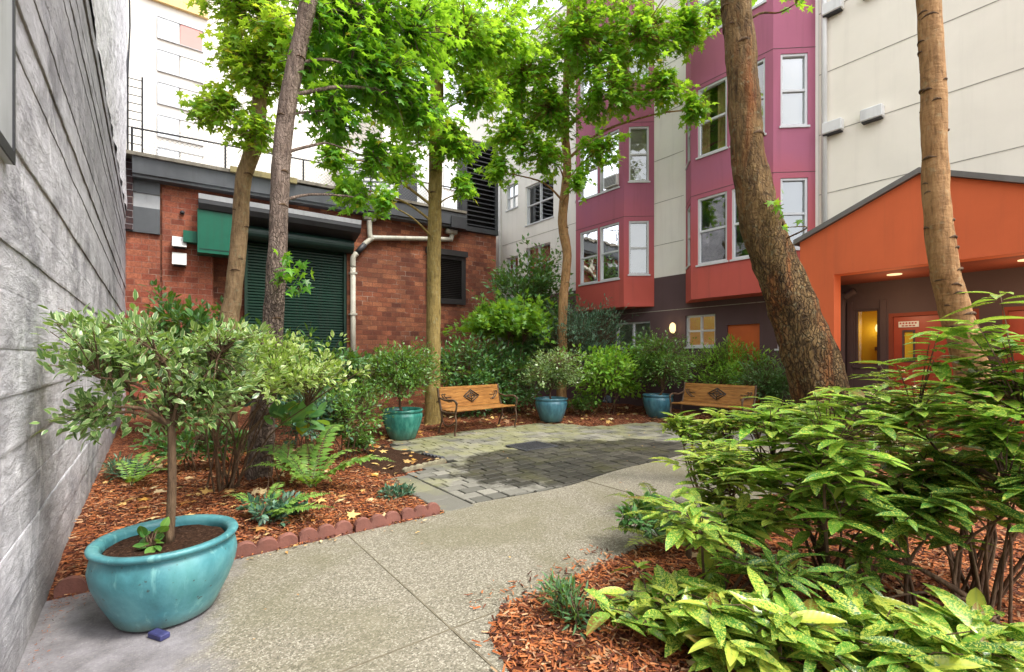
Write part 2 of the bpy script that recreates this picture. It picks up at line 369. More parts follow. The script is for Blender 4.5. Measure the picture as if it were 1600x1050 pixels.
# glazed pots
t = NT('teal_glaze'); v = t.coord('Object')
n = t.noise(v, 3.2, 6, .65, .4); n2 = t.noise(t.coord('Object', scale=(1, 1, .25)), 9, 5, .6)
base = t.ramp(n, [(.28, lin('#2c5c62')), (.5, lin('#48838a')), (.7, lin('#659fa3'))])
base = t.mix(t.ramp(n2, [(.5, 0.), (.75, .5)]), base, lin('#3b7d78'))
z = t.sep(v)[2]
base = t.mix(t.ramp(t.math('ADD', z, t.math('MULTIPLY', n, .12)), [(.03, .7), (.15, 0.)]), base, lin('#6d6a4f'))
base = t.mix(t.ramp(t.noise(v, 26, 3, .6), [(.67, 0.), (.72, .8)]), base, lin('#3c3a34'))
base = t.mix(t.ramp(t.noise(t.coord('Object', scale=(1, 1, .12)), 26, 4, .6), [(.58, 0.), (.72, .4)]), base, lin('#8fc4bd'))
M['glaze'] = t.done(t.principled(base, t.ramp(n2, [(.3, .3), (.7, .55)]), .45, t.bump(t.math('ADD', n2, t.math('MULTIPLY', t.noise(v, 60, 3), .3)), .18, .01), Coat_Weight=.15, Coat_Roughness=.2))
t = NT('green_teal_glaze'); v = t.coord('Object')
n = t.noise(v, 4, 6, .65, .4); n2 = t.noise(t.coord('Object', scale=(1, 1, .15)), 14, 5, .6)
base = t.ramp(n2, [(.28, lin('#1f5f56')), (.5, lin('#348577')), (.72, lin('#57a695'))])
z = t.sep(v)[2]
base = t.mix(t.ramp(t.math('ADD', z, t.math('MULTIPLY', n, .2)), [(.1, .75), (.32, 0.)]), base, lin('#4c5a48'))
M['glaze_green'] = t.done(t.principled(base, .25, .5, t.bump(n2, .15, .01), Coat_Weight=.4, Coat_Roughness=.1))
t = NT('blue_glaze'); v = t.coord('Object')
n2 = t.noise(t.coord('Object', scale=(1, 1, .15)), 14, 5, .6); n = t.noise(v, 4, 6, .65, .4)
base = t.ramp(n2, [(.28, lin('#2d5767')), (.5, lin('#447788')), (.72, lin('#5f959f'))])
z = t.sep(v)[2]
base = t.mix(t.ramp(t.math('ADD', z, t.math('MULTIPLY', n, .2)), [(.1, .8), (.40, 0.)]), base, lin('#3a5a55'))
M['glaze_blue'] = t.done(t.principled(base, .28, .5, t.bump(n2, .15, .01), Coat_Weight=.4, Coat_Roughness=.1))

t = NT('bench_wood'); v = t.coord('Object', scale=(.5, 6, 6))
n = t.noise(v, 9, 6, .65, .6)
base = t.ramp(n, [(.3, lin('#5f3b1e')), (.5, lin('#93642f')), (.72, lin('#b58548'))])
M['benchwood'] = t.done(t.principled(base, .45, .4, t.bump(n, .4, .004)))
M['benchiron'] = paint('bench_iron', '#5a4634', .5, .25, 8, .3)
M['ornament'] = paint('bench_ornament', '#3f3226', .5, .25, 8, .3)
M['terracotta'] = paint('red_edging', '#7f5348', .9, .2, 5, .6, dirt=.3)
M['creamedge'] = paint('cream_edging', '#8f8870', .9, .2, 6, .6, dirt=.4)
M['stone'] = paint('blue_grey_stone', '#66707a', .8, .25, 6, .8)
M['tanstone'] = paint('tan_stone', '#c6b58a', .85, .15, 5, .5)
M['bluebit'] = paint('blue_block', '#383a66', .6, .25, 25, .2)
M['grate'] = paint('grate_iron', '#46464a', .5, .3, 20, .2)
M['signwhite'] = paint('sign_white', '#d8d2c6', .5, .05, 4)
M['signred'] = paint('sign_red', '#a83a30', .5, .05, 4)

# ------------------------------------------------------------------ mesh builder
ROOT = {}
def tag(o, label=None, cat=None, group=None, kind=None):
    if label: o['label'] = label
    if cat: o['category'] = cat
    if group: o['group'] = group
    if kind: o['kind'] = kind
    return o
def thing(name, loc, label, cat, rz=0., group=None):
    o = bpy.data.objects.new(name, None); col.objects.link(o)
    o.empty_display_size = .1
    o.location = loc; o.rotation_euler = (0, 0, rz)
    ROOT[o] = (Matrix.Translation(loc) @ Matrix.Rotation(rz, 4, 'Z')).inverted()
    return tag(o, label, cat, group)
def link_mesh(name, me, mats, parent, world):
    for m in (mats if isinstance(mats, (list, tuple)) else [mats]): me.materials.append(m)
    o = bpy.data.objects.new(name, me); col.objects.link(o)
    if parent is not None:
        o.parent = parent; inv = ROOT[parent]; ROOT[o] = inv
        if world: me.transform(inv)
    else: ROOT[o] = Matrix.Identity(4)
    return o
class MB:
    def __init__(s): s.v = []; s.f = []; s.mi = []; s.m = 0
    def add(s, vs, fs):
        b = len(s.v); s.v += [tuple(p) for p in vs]
        for f in fs: s.f.append(tuple(b + i for i in f)); s.mi.append(s.m)
    def quad(s, a, b, c, d): s.add([a, b, c, d], [(0, 1, 2, 3)])
    def box(s, x0, x1, y0, y1, z0, z1, mp=None, bev=0.):
        if bev > 0:
            e = bev; vs = []; 
            for (zz, i) in ((z0, e), (z0 + e, 0), (z1 - e, 0), (z1, e)):
                X0, X1, Y0, Y1 = x0 + i, x1 - i, y0 + i, y1 - i
                if i == 0:
                    vs += [(X0 + e, Y0, zz), (X1 - e, Y0, zz), (X1, Y0 + e, zz), (X1, Y1 - e, zz), (X1 - e, Y1, zz), (X0 + e, Y1, zz), (X0, Y1 - e, zz), (X0, Y0 + e, zz)]
                else:
                    vs += [(X0 + e*.4, Y0, zz), (X1 - e*.4, Y0, zz), (X1, Y0 + e*.4, zz), (X1, Y1 - e*.4, zz), (X1 - e*.4, Y1, zz), (X0 + e*.4, Y1, zz), (X0, Y1 - e*.4, zz), (X0, Y0 + e*.4, zz)]
            fs = [tuple(range(7, -1, -1)), tuple(range(24, 32))]
            for r in range(3):
                for k in range(8): fs.append((r*8+k, r*8+(k+1) % 8, r*8+8+(k+1) % 8, r*8+8+k))
        else:
            vs = [(x, y, z) for z in (z0, z1) for (x, y) in ((x0, y0), (x1, y0), (x1, y1), (x0, y1))]
            fs = [(3, 2, 1, 0), (4, 5, 6, 7), (0, 1, 5, 4), (1, 2, 6, 5), (2, 3, 7, 6), (3, 0, 4, 7)]
        if mp: vs = [mp(*p) for p in vs]
        s.add(vs, fs)
    def tube(s, pts, rad, seg=8, cap=True, jit=0., jfreq=6., samples=0):
        pts = [Vector(p) for p in pts]
        if not hasattr(rad, '__len__'): rad = [rad] * len(pts)
        if samples:
            P2, R2 = [], []
            n = len(pts)
            for i in range(n - 1):
                p0, p1, p2, p3 = pts[max(0, i-1)], pts[i], pts[i+1], pts[min(n-1, i+2)]
                for k in range(samples):
                    u = k / samples
                    P2.append(.5 * ((2*p1) + (p2-p0)*u + (2*p0-5*p1+4*p2-p3)*u*u + (3*p1-p0-3*p2+p3)*u**3))
                    R2.append(rad[i] + (rad[i+1]-rad[i]) * u)
            P2.append(pts[-1]); R2.append(rad[-1]); pts, rad = P2, R2
        ref = None; vs = []
        for i, p in enumerate(pts):
            d = (pts[min(i+1, len(pts)-1)] - pts[max(i-1, 0)])
            d = d.normalized() if d.length > 1e-9 else Vector((0, 0, 1))
            if ref is None:
                ref = d.orthogonal().normalized()
            ref = (ref - d * ref.dot(d)).normalized(); bi = d.cross(ref)
            for k in range(seg):
                a = 2*PI*k/seg; q = ref*math.cos(a) + bi*math.sin(a); r = rad[i]
                if jit:
                    w = p + q*r
                    r *= 1 + jit * mnoise.fractal(Vector((w.x*jfreq, w.y*jfreq, w.z*jfreq*.35)), 1., 2., 3)
                vs.append(p + q*r)
        fs = []
        for i in range(len(pts)-1):
            for k in range(seg): fs.append((i*seg+k, i*seg+(k+1) % seg, (i+1)*seg+(k+1) % seg, (i+1)*seg+k))
        if cap: fs += [tuple(range(seg-1, -1, -1)), tuple(range((len(pts)-1)*seg, len(pts)*seg))]
        s.add(vs, fs)
    def lathe(s, prof, seg=48, c=(0, 0, 0)):
        vs = []
        for (r, z) in prof:
            for k in range(seg):
                a = 2*PI*k/seg; vs.append((c[0]+r*math.cos(a), c[1]+r*math.sin(a), c[2]+z))
        fs = []
        for i in range(len(prof)-1):
            for k in range(seg): fs.append((i*seg+k, i*seg+(k+1) % seg, (i+1)*seg+(k+1) % seg, (i+1)*seg+k))
        s.add(vs, fs)
    def holed(s, mp, s0, s1, z0, z1, holes, depth=.15):
        ss = sorted({s0, s1, *[h[0] for h in holes], *[h[1] for h in holes]}); zs = sorted({z0, z1, *[h[2] for h in holes], *[h[3] for h in holes]})
        for i in range(len(ss)-1):
            for j in range(len(zs)-1):
                cs, cz = (ss[i]+ss[i+1])/2, (zs[j]+zs[j+1])/2
                if any(h[0] < cs < h[1] and h[2] < cz < h[3] for h in holes): continue
                s.quad(mp(ss[i], zs[j], 0), mp(ss[i+1], zs[j], 0), mp(ss[i+1], zs[j+1], 0), mp(ss[i], zs[j+1], 0))
        for h in holes:
            a, b, c, d = h[:4]; D = depth
            for (p, q) in (((a, c), (b, c)), ((b, c), (b, d)), ((b, d), (a, d)), ((a, d), (a, c))):
                s.quad(mp(*p, 0), mp(*q, 0), mp(*q, D), mp(*p, D))
    def bar(s, mp, a, b, c, d, e0, e1):   # block in wall coordinates: s a..b, z c..d, depth e0..e1
        s.box(a, b, e0, e1, c, d, mp=lambda x, y, z: mp(x, z, y))
    def build(s, name, mats, parent=None, smooth=False, world=True):
        me = bpy.data.meshes.new(name); me.from_pydata(s.v, [], s.f)
        if any(s.mi): me.polygons.foreach_set('material_index', s.mi)
        if smooth: me.polygons.foreach_set('use_smooth', [True]*len(s.f))
        me.update()
        return link_mesh(name, me, mats, parent, world)
def copy_tree(o, parent=None):
    c = o.copy(); col.objects.link(c)
    if parent is not None: c.parent = parent
    for ch in list(o.children): copy_tree(ch, c)
    return c

# ------------------------------------------------------------------ leaves
def nrm(a): return a / np.maximum(1e-9, np.linalg.norm(a, axis=1, keepdims=True))
def tmpl_maple():
    th = [(-.0, .0), (.13, .12), (.46, .02), (.24, .30), (.55, .58), (.17, .54), (0, 1.05), (-.17, .54), (-.55, .58), (-.24, .30), (-.46, .02), (-.13, .12)]
    vs = [(0, .36, .05)] + [(x, y, -.22*x*x - .10*(y-.3)**2) for x, y in th]
    n = len(th); fs = [(0, 1+i, 1+(i+1) % n) for i in range(n)]
    return np.array(vs), fs
def tmpl_long(w=.16, rows=6, droop=.25, fold=.06, pw=1.2):
    vs, fs = [], []
    for i in range(rows+1):
        u = i/rows
        hw = w*math.sin(PI*min(1, u**.85*.97+.03))**.75 if 0 < i < rows else .006
        z = .10*u - droop*u*u
        vs += [(-hw, u, z+fold*hw/w), (0, u, z), (hw, u, z+fold*hw/w)]
    for i in range(rows):
        a = i*3; fs += [(a, a+1, a+4, a+3), (a+1, a+2, a+5, a+4)]
    return np.array(vs), fs
def tmpl_small(w=.24):
    vs = [(0, 0, 0), (w, .45, .05), (0, .5, -.02), (0, 1, -.08), (-w, .45, .05)]
    return np.array(vs), [(0, 1, 2), (2, 1, 3), (0, 2, 4), (2, 3, 4)]
T_MAPLE, T_LONG, T_SMALL = tmpl_maple(), tmpl_long(), tmpl_small()
T_WIDE = tmpl_long(.22, 6, .22, .05); T_ROUND = tmpl_long(.36, 6, .18, .05); T_NARROW = tmpl_long(.11, 3, .2, .03)

def leaf_arrays(tm, pos, ax, up, size):
    V, F = tm
    ax = nrm(ax); sd = nrm(np.cross(ax, up)); no = np.cross(sd, ax)
    k = len(V); N = len(pos)
    W = pos[:, None, :] + size[:, None, None]*(V[None, :, 0:1]*sd[:, None, :] + V[None, :, 1:2]*ax[:, None, :] + V[None, :, 2:3]*no[:, None, :])
    return W.reshape(-1, 3)
def leaf_mesh(name, tm, pos, ax, up, size, mat, parent=None, world=True):
    V, F = tm; N = len(pos); k = len(V)
    W = leaf_arrays(tm, pos, ax, up, size)
    lens = np.array([len(f) for f in F]); flat = np.concatenate([np.array(f) for f in F])
    loops = (flat[None, :] + (np.arange(N)*k)[:, None]).ravel()
    tot = np.tile(lens, N); starts = np.concatenate([[0], np.cumsum(tot)[:-1]])
    me = bpy.data.meshes.new(name)
    me.vertices.add(len(W)); me.vertices.foreach_set('co', W.astype(np.float32).ravel())
    me.loops.add(len(loops)); me.loops.foreach_set('vertex_index', loops.astype(np.int32))
    me.polygons.add(len(tot)); me.polygons.foreach_set('loop_start', starts.astype(np.int32)); me.polygons.foreach_set('loop_total', tot.astype(np.int32))
    uvl = me.uv_layers.new(name='UVMap')
    uvt = V[:, :2][flat]; uvl.data.foreach_set('uv', np.tile(uvt, (N, 1)).astype(np.float32).ravel())
    me.polygons.foreach_set('use_smooth', np.ones(len(tot), bool))
    me.update(calc_edges=True); me.validate()
    return link_mesh(name, me, mat, parent, world)
def rdir(n):
    return nrm(rng.normal(size=(n, 3)))

def shrub(name, label, cat, base, cen, rad, twigs, per, leaf, tm, mat, stems=5, stem_r=.012, stem_mat='stem', lump=.55, lumpf=2.2,
          spread=.10, shell=.45, upb=.55, group=None, part='foliage', trunk_to=None, whorl=False, twig_r=.003, dropz=0., bot=-.75, clip=None, clumps=0, sig=.27, lift=(.02, .26, .22, .35)):
    """woody plant: stems from the base, twigs through an uneven crown, leaves round every twig end"""
    root = thing(name, (base[0], base[1], base[2]), label, cat, group=group)
    b = Vector(base); c = Vector(cen)
    seed = Vector((random.uniform(0, 99), random.uniform(0, 99), random.uniform(0, 99)))
    ends = []
    tries = 0
    if not clumps: clumps = max(6, min(26, twigs//14))
    cl = []
    while len(cl) < clumps:
        d = Vector(rdir(1)[0])
        if d.z < bot: continue
        r = random.random()**(shell*.8)*.98
        cl.append((Vector((d.x*rad[0]*r, d.y*rad[1]*r, d.z*rad[2]*r)), random.uniform(.65, 1.35)))
    while len(ends) < twigs and tries < twigs*30:
        tries += 1
        d = Vector(rdir(1)[0])
        if d.z < bot: continue
        kc, ks = random.choice(cl)
        g_ = Vector((random.gauss(0, 1), random.gauss(0, 1), random.gauss(0, .7)))*sig*ks
        q = kc + Vector((g_.x*rad[0], g_.y*rad[1], g_.z*rad[2]))
        if random.random() < .18:
            r = random.random()**shell; q = Vector((d.x*rad[0]*r, d.y*rad[1]*r, d.z*rad[2]*r))*(1 + lump*mnoise.noise(d*lumpf+seed))
        q = q + c
        if clip and not clip(q): continue
        if mnoise.noise(q*3.1 + seed) < -.22 and random.random() < .8: continue
        if q.z < .04: q.z = .04 + random.random()*.05
        ends.append(q)
    mb = MB()
    fork = Vector(trunk_to) if trunk_to else b
    if trunk_to:
        mid = (b+fork)/2 + Vector((random.uniform(-.02, .02), random.uniform(-.02, .02), 0))
        mb.tube([b, mid, fork], [stem_r*1.15, stem_r, stem_r*.9], 8, jit=.15, jfreq=20, samples=4)
    limbs = []
    for i in range(stems):
        e = ends[int(i*len(ends)/stems)]
        tip = fork.lerp(e, .75)
        s0 = fork if trunk_to else b + Vector((random.gauss(0, .06), random.gauss(0, .06), 0))
        m1 = s0.lerp(tip, .5) + Vector((random.gauss(0, .05), random.gauss(0, .05), .12*(tip-s0).length*(1.6 if trunk_to else 1)))
        rr = stem_r*(.6 if trunk_to else random.uniform(.6, 1.1))
        mb.tube([s0, m1, tip], [rr, rr*.75, rr*.45], 6, jit=.1, jfreq=20, samples=3, cap=False)
        for k in range(4): limbs.append(s0.lerp(m1, k/4) if k < 2 and not trunk_to else m1.lerp(tip, (k+1)/4))
    if twig_r:
        for e in ends:
            l = min(limbs, key=lambda p: (p-e).length_squared + random.random()*.02)
            if (l-e).length > .02:
                mb.tube([l, l.lerp(e, .5)+Vector((0, 0, .03)), e], [twig_r*1.6, twig_r, twig_r*.7], 3, cap=False)
    mb.build('stem', M[stem_mat], root, smooth=True)
    E = np.array([tuple(e) for e in ends]); n = len(E)
    out = nrm((E - np.array(tuple(c)))*np.array([1/rad[0], 1/rad[1], 1/rad[2]])*np.array([1, 1, .8]) + np.array([0, 0, upb]))
    pos, ax, up = [], [], []
    for k in range(per):
        rd = rdir(n)
        if whorl:
            a = rng.uniform(0, 2*PI, n)*.6 + 2*PI*k/per + rng.uniform(0, 6, 1)
            h = np.stack([np.cos(a), np.sin(a), rng.normal(lift[0], lift[1], n)], 1)
            axk = nrm(h + out*lift[2]); pos.append(E + h*.012 - out*(spread*rng.uniform(0, 1.8, (n, 1))) + rd*.012)
            up.append(nrm(np.array([[0, 0, 1.]]) + rdir(n)*lift[3]))
        else:
            axk = nrm(out*.75 + rd*.95)
            pos.append(E - out*spread*(rng.uniform(0, 1.4, (n, 1))) + rd*spread*.55)
            up.append(nrm(out*.7 + np.array([[0, 0, .8]]) + rdir(n)*.75))
        ax.append(axk)
    pos, ax, up = map(np.concatenate, (pos, ax, up))
    ax[:, 2] -= dropz
    pos[:, 2] = np.maximum(pos[:, 2], .03)
    sz = leaf*(rng.uniform(.42, 1.22, len(pos)) if whorl else rng.uniform(.6, 1.2, len(pos)))
    leaf_mesh(part, tm, pos, ax, up, sz, M[mat], root)
    return root

def fern(name, label, base, fronds, mat, group=None):
    """fronds: list of (azimuth, length, arch height)"""
    root = thing(name, base, label, 'fern', group=group)
    mb = MB(); pos, ax, up, sz = [], [], [], []
    for (az, L, hgt) in fronds:
        d = Vector((math.cos(az), math.sin(az), 0)); sd = Vector((-d.y, d.x, 0))
        def pt(u): return Vector(base) + d*(L*(u*.9)) + Vector((0, 0, .03 + hgt*(1.9*u-1.35*u*u))) 
        pts = [pt(i/10) for i in range(11)]
        mb.tube(pts, [.004*(1-.08*i) for i in range(11)], 4, cap=False)
        n = int(L/.018)
        for i in range(3, n):
            u = i/n; p = pt(u); tg = (pt(min(1, u+.02))-pt(u-.02)).normalized()
            wl = .105*math.sin(PI*min(1, (u*.9+.1)))**.7*(1.25-u*.75)*(L/.6)
            for sg in (-1, 1):
                pos.append(tuple(p)); a = sd*sg + tg*.35 + Vector((0, 0, random.gauss(-.15, .12))); ax.append(tuple(a))
                n0 = tg.cross(sd).normalized(); n0 = n0 if n0.z > 0 else -n0
                up.append(tuple(n0 + Vector((random.gauss(0, .15), random.gauss(0, .15), 0)))); sz.append(max(.015, wl*random.uniform(.85, 1.1)))
    mb.build('stalk', M['greenstem'], root)
    leaf_mesh('frond', tmpl_long(.17, 2, .12, .0), np.array(pos), np.array(ax), np.array(up), np.array(sz), M[mat], root)
    return root

def tree(name, label, path, rad, bark, crowns, leafm, leaf=.15, limbs=None, seg=20, jit=.10, scars=0, per=9, dens=1.):
    """path/rad: trunk; crowns: (centre, radius xyz, leaf count); a limb runs from the trunk to each crown mass"""
    base = Vector(path[0]); root = thing(name, tuple(base), label, 'tree')
    mb = MB()
    mb.tube(path, rad, seg, jit=jit, jfreq=9., samples=14)
    rings = mb.v
    tp = [Vector(p) for p in path]
    for k in range(scars):       # eyebrow scars left by shed branches
        u = random.uniform(.12, .97)*(len(tp)-1); i = int(u); p = tp[i].lerp(tp[min(i+1, len(tp)-1)], u-i); r = rad[i]+(rad[min(i+1, len(rad)-1)]-rad[i])*(u-i)
        a0 = random.uniform(0, 2*PI); wd = random.uniform(.35, .75); arc = []
        for j in range(7):
            f = j/6-.5; a = a0+f*2*wd
            arc.append(p+Vector((math.cos(a), math.sin(a), 0))*r*1.0+Vector((0, 0, r*.35*(.25-f*f)*2)))
        mb.m = 1; mb.tube(arc, [r*.03, r*.07, r*.11, r*.13, r*.11, r*.07, r*.03], 6, jit=.25, jfreq=30); mb.m = 0
    pos, ax, up = [], [], []
    sprays = []
    for ci, cr in enumerate(crowns):
        c, rr, cnt = Vector(cr[0]), cr[1], cr[2]
        if not hasattr(rr, '__len__'): rr = (rr, rr, rr*.75)
        # attach to trunk at a point lower than the mass
        cand = [(tp[i].lerp(tp[i+1], j/6), rad[i]+(rad[i+1]-rad[i])*j/6) for i in range(len(tp)-1) for j in range(6)]
        cand = [x for x in cand if x[0].z > 2.2] or cand
        at, ar = min(cand, key=lambda x: (x[0]-c).length + 2.0*max(0, x[0].z-c.z+.2))
        if len(cr) < 4 or cr[3]:
            L = (c-at).length
            m1 = at.lerp(c, .35) + Vector((random.gauss(0, .06), random.gauss(0, .06), .10*L)); m2 = at.lerp(c, .75) + Vector((random.gauss(0, .08), random.gauss(0, .08), .08*L))
            r0 = min(ar*.45, .010+.010*L)
            mb.tube([at, m1, m2, c], [r0, r0*.75, r0*.5, r0*.22], 7, jit=.12, jfreq=15, samples=4, cap=False)
            src = [at.lerp(m1, .7), m1, m1.lerp(m2, .5), m2, c]
        else: src = [c]
        seed = Vector((ci*7.7, 3.1, 9.2))
        nt = max(1, int(cnt*dens)//per); k = 0; g = 0
        while k < nt and g < nt*20:
            g += 1
            d = Vector(rdir(1)[0]); r = random.random()**.42
            q = c + Vector((d.x*rr[0], d.y*rr[1], d.z*rr[2]))*r*(1+.5*mnoise.noise(d*1.8+seed))
            if mnoise.noise(q*1.9+seed) < -.12 and random.random() < .75: continue
            k += 1
            l = min(src, key=lambda p: (p-q).length_squared)
            mq = l.lerp(q, .55)+Vector((0, 0, .06))
            mb.tube([l, mq, q], [.009, .006, .003], 3, cap=False)
            o = (q-l); o = Vector((o.x, o.y, o.z*.4-.12)); o = o.normalized() if o.length > 1e-4 else Vector((0, 0, -1))
            sd = o.cross(Vector((0, 0, 1))); sd = sd.normalized() if sd.length > 1e-4 else Vector((1, 0, 0))
            for j in range(per):
                u = j/per
                pp = q - o*(.42*u) + Vector((random.gauss(0, .05), random.gauss(0, .05), random.gauss(-.02, .05)))
                a = o*.7 + sd*((1 if j % 2 else -1)*random.uniform(.4, 1.2)) + Vector((0, 0, random.gauss(-.35, .3)))
                pos.append(tuple(pp)); ax.append(tuple(a))
                up.append((random.gauss(0, .5)+o.x*.3, random.gauss(0, .5)+o.y*.3, 1.))
    t_o = mb.build('trunk', [M[bark], M['scar']], root, smooth=True)
    if pos:
        N = len(pos)
        leaf_mesh('crown', T_MAPLE, np.array(pos), np.array(ax), np.array(up), leaf*rng.uniform(.6, 1.25, N), M[leafm], root)
    return root

# ------------------------------------------------------------------ camera, world, sun
cam = bpy.data.cameras.new('camera'); co = bpy.data.objects.new('camera', cam); col.objects.link(co)
cam.sensor_width = 36.; cam.lens = 36*752/1600; cam.shift_y = 31/1600; cam.clip_start = .05; cam.clip_end = 5000
co.location = (0, 0, 1.4); co.rotation_euler = (PI/2, 0, -math.atan2(.6, .8))
scene.camera = co

SUN_EL, SUN_AZ = math.radians(60), math.radians(153)   # azimuth clockwise from +Y
w = bpy.data.worlds.new('World'); scene.world = w; w.use_nodes = True
wt = w.node_tree; bg = wt.nodes['Background']
sky = wt.nodes.new('ShaderNodeTexSky'); sky.sky_type = 'NISHITA'; sky.sun_disc = False
sky.sun_elevation = SUN_EL; sky.sun_rotation = SUN_AZ; sky.air_density = 1.0; sky.dust_density = 3.5; sky.ozone_density = 1.
hs = wt.nodes.new('ShaderNodeHueSaturation'); hs.inputs['Saturation'].default_value = .16   # bright hazy white sky
wt.links.new(sky.outputs[0], hs.inputs['Color']); wt.links.new(hs.outputs[0], bg.inputs[0]); bg.inputs[1].default_value = .58
sun = bpy.data.lights.new('sun', 'SUN'); sun.energy = 2.3; sun.angle = math.radians(9); sun.color = (1, .93, .81)
so = bpy.data.objects.new('sun', sun); col.objects.link(so)
sdir = Vector((math.sin(SUN_AZ)*math.cos(SUN_EL), math.cos(SUN_AZ)*math.cos(SUN_EL), math.sin(SUN_EL)))
so.rotation_euler = (-sdir).to_track_quat('-Z', 'Y').to_euler(); so.location = (0, 0, 30)
scene.view_settings.view_transform = 'Standard'; scene.view_settings.look = 'None'
scene.view_settings.exposure = 0; scene.view_settings.gamma = 1
scene.render.engine = 'CYCLES'
scene.cycles.max_bounces = 10; scene.cycles.diffuse_bounces = 5; scene.cycles.transparent_max_bounces = 12
scene.cycles.use_denoising = True

# ------------------------------------------------------------------ ground, path, patio
PAVED = [(-.48, -6), (1.22, -6), (1.24, 1.2), (1.27, 1.72), (1.36, 2.02), (1.55, 2.17), (2.0, 2.2), (2.6, 2.24), (4, 2.3), (10.5, 2.35), (10.5, 4.2), (9.8, 4.15),
         (9.4, 4.3), (9.0, 4.55), (8.8, 4.9), (8.72, 5.5), (8.7, 5.95), (8.45, 6.3), (8.0, 6.42), (7.5, 6.5), (7.15, 6.62), (6.9, 6.85), (6.75, 7.2), (6.45, 7.5), (6.2, 7.72), (5.0, 7.66), (3.9, 7.55), (3.3, 7.5),
         (3.02, 7.3), (2.95, 6.9), (3.05, 6.5), (3.22, 6.0), (3.15, 5.6), (2.75, 5.42), (2.3, 5.25), (2.14, 4.8), (2.1, 4.2), (2.1, 3.79), (-.48, 3.79)]
def inside(px, py, poly):
    x, y = np.asarray(px), np.asarray(py); c = np.zeros(x.shape, bool); n = len(poly)
    for i in range(n):
        x1, y1 = poly[i]; x2, y2 = poly[(i+1) % n]
        with np.errstate(divide='ignore', invalid='ignore'):
            c ^= ((y1 > y) != (y2 > y)) & (x < (x2-x1)*(y-y1)/(y2-y1+1e-12)+x1)
    return c
def pdist(px, py, poly):
    d = np.full(np.shape(px), 1e9); n = len(poly)
    for i in range(n):
        a = np.array(poly[i]); b = np.array(poly[(i+1) % n]); ab = b-a
        u = np.clip(((px-a[0])*ab[0]+(py-a[1])*ab[1])/(ab@ab), 0, 1)
        d = np.minimum(d, np.hypot(px-a[0]-u*ab[0], py-a[1]-u*ab[1]))
    return d
def bed_z(x, y):
    x, y = np.asarray(x, float), np.asarray(y, float)
    d = pdist(x, y, PAVED); ins = inside(x, y, PAVED)
    rise = np.minimum(1, d/.7)**.8*.075
    bumps = .012*np.sin(x*5.1+1.3*np.sin(y*3.7))*np.cos(y*4.3+x)+.008*np.sin(x*13+y*9)
    return np.where(ins, -.03-np.minimum(d, .1)*.3, -.012 + rise + bumps*np.minimum(1, d/.3))
mb = MB(); mb.quad((-900, -900, -.2), (900, -900, -.2), (900, 900, -.2), (-900, 900, -.2))
tag(mb.build('ground', M['dirt']), kind='structure')
xs = np.arange(-.48, 11.0, .06); ys = np.arange(-1.5, 14.6, .06)
X, Y = np.meshgrid(xs, ys); Z = bed_z(X, Y)
nx, ny = len(xs), len(ys)
mb = MB(); mb.v = list(zip(X.ravel().tolist(), Y.ravel().tolist(), Z.ravel().tolist()))
mb.f = [(j*nx+i, j*nx+i+1, (j+1)*nx+i+1, (j+1)*nx+i) for j in range(ny-1) for i in range(nx-1)]; mb.mi = [0]*len(mb.f)
tag(mb.build('mulch_bed', M['mulch'], smooth=True), kind='structure')

# concrete path: the paved outline south of the paver edge
def wave(x): return 3.86 + .05*math.sin(x*1.3+.4) + .10*max(0, min(1, (x-3.6)/2.)) + .03*math.sin(x*3.1)
cx = [2.1+.2*i for i in range(43)]
conc = [p for p in PAVED if p[1] < 3.0] 
mb = MB()
poly = [(x, y, 0.) for (x, y) in conc] + [(10.5, wave(10.5), 0.)] + [(x, wave(x), 0.) for x in reversed(cx)] + [(2.1, 3.79, 0.), (-.48, 3.79, 0.)]
mb.add(poly, [tuple(range(len(poly)))])
n = len(poly)
for i in range(n):   # slab edge
    a, b = poly[i], poly[(i+1) % n]; mb.quad(a, (a[0], a[1], -.1), (b[0], b[1], -.1), b)
tag(mb.build('concrete_path', M['concrete']), kind='structure')
mb = MB()
mb.box(1.226, 1.234, 2.16, 3.78, .0, .003); mb.box(-.47, 1.225, 2.156, 2.163, .0, .003); mb.box(1.237, 1.5, 2.156, 2.163, .0, .003)
mb.box(3.9, 3.911, 2.3, 3.85, 0, .004); mb.box(1.225, 1.236, -2, 2.155, 0, .004)
tag(mb.build('path_joint', M['joint']), kind='structure')

# paver patio: sand bed + individually laid stones
pav = [(x, y) for (x, y) in PAVED[10:] if y > 3.8 and x > 2.05]
mb = MB(); poly = [(2.1, 3.80, -.006)] + [(x, wave(x)+.004, -.006) for x in cx] + [(x, y, -.006) for (x, y) in pav]
mb.add(poly, [tuple(range(len(poly)))])
tag(mb.build('patio_bed', M['sand']), kind='structure')
mb = MB()
PATIO = [(2.1, 3.80)] + [(x, wave(x)) for x in cx] + pav
def stone(x0, x1, y0, y1, g=.006):
    # clipped to the outline by shrinking against the path edge
    lo = max(wave(x0), wave(x1)) if x0 > 2.4 else 3.80
    y0 = max(y0, lo)
    if y1-y0 < .03: return
    cx_, cy_ = (x0+x1)/2, (y0+y1)/2
    if not bool(inside(np.array([cx_]), np.array([cy_]), PATIO)[0]): return
    dz = random.uniform(-.003, .005); j = lambda: random.uniform(-.003, .003)
    mb.box(x0+g+j(), x1-g+j(), y0+g+j(), y1-g+j(), -.05, .006+dz, bev=.006)
for k in range(4):     # broad slabs along the bed
    stone(2.1, 2.42, 3.8+.36*k, 3.8+.36*(k+1), .007)
row = 0; y = 3.70
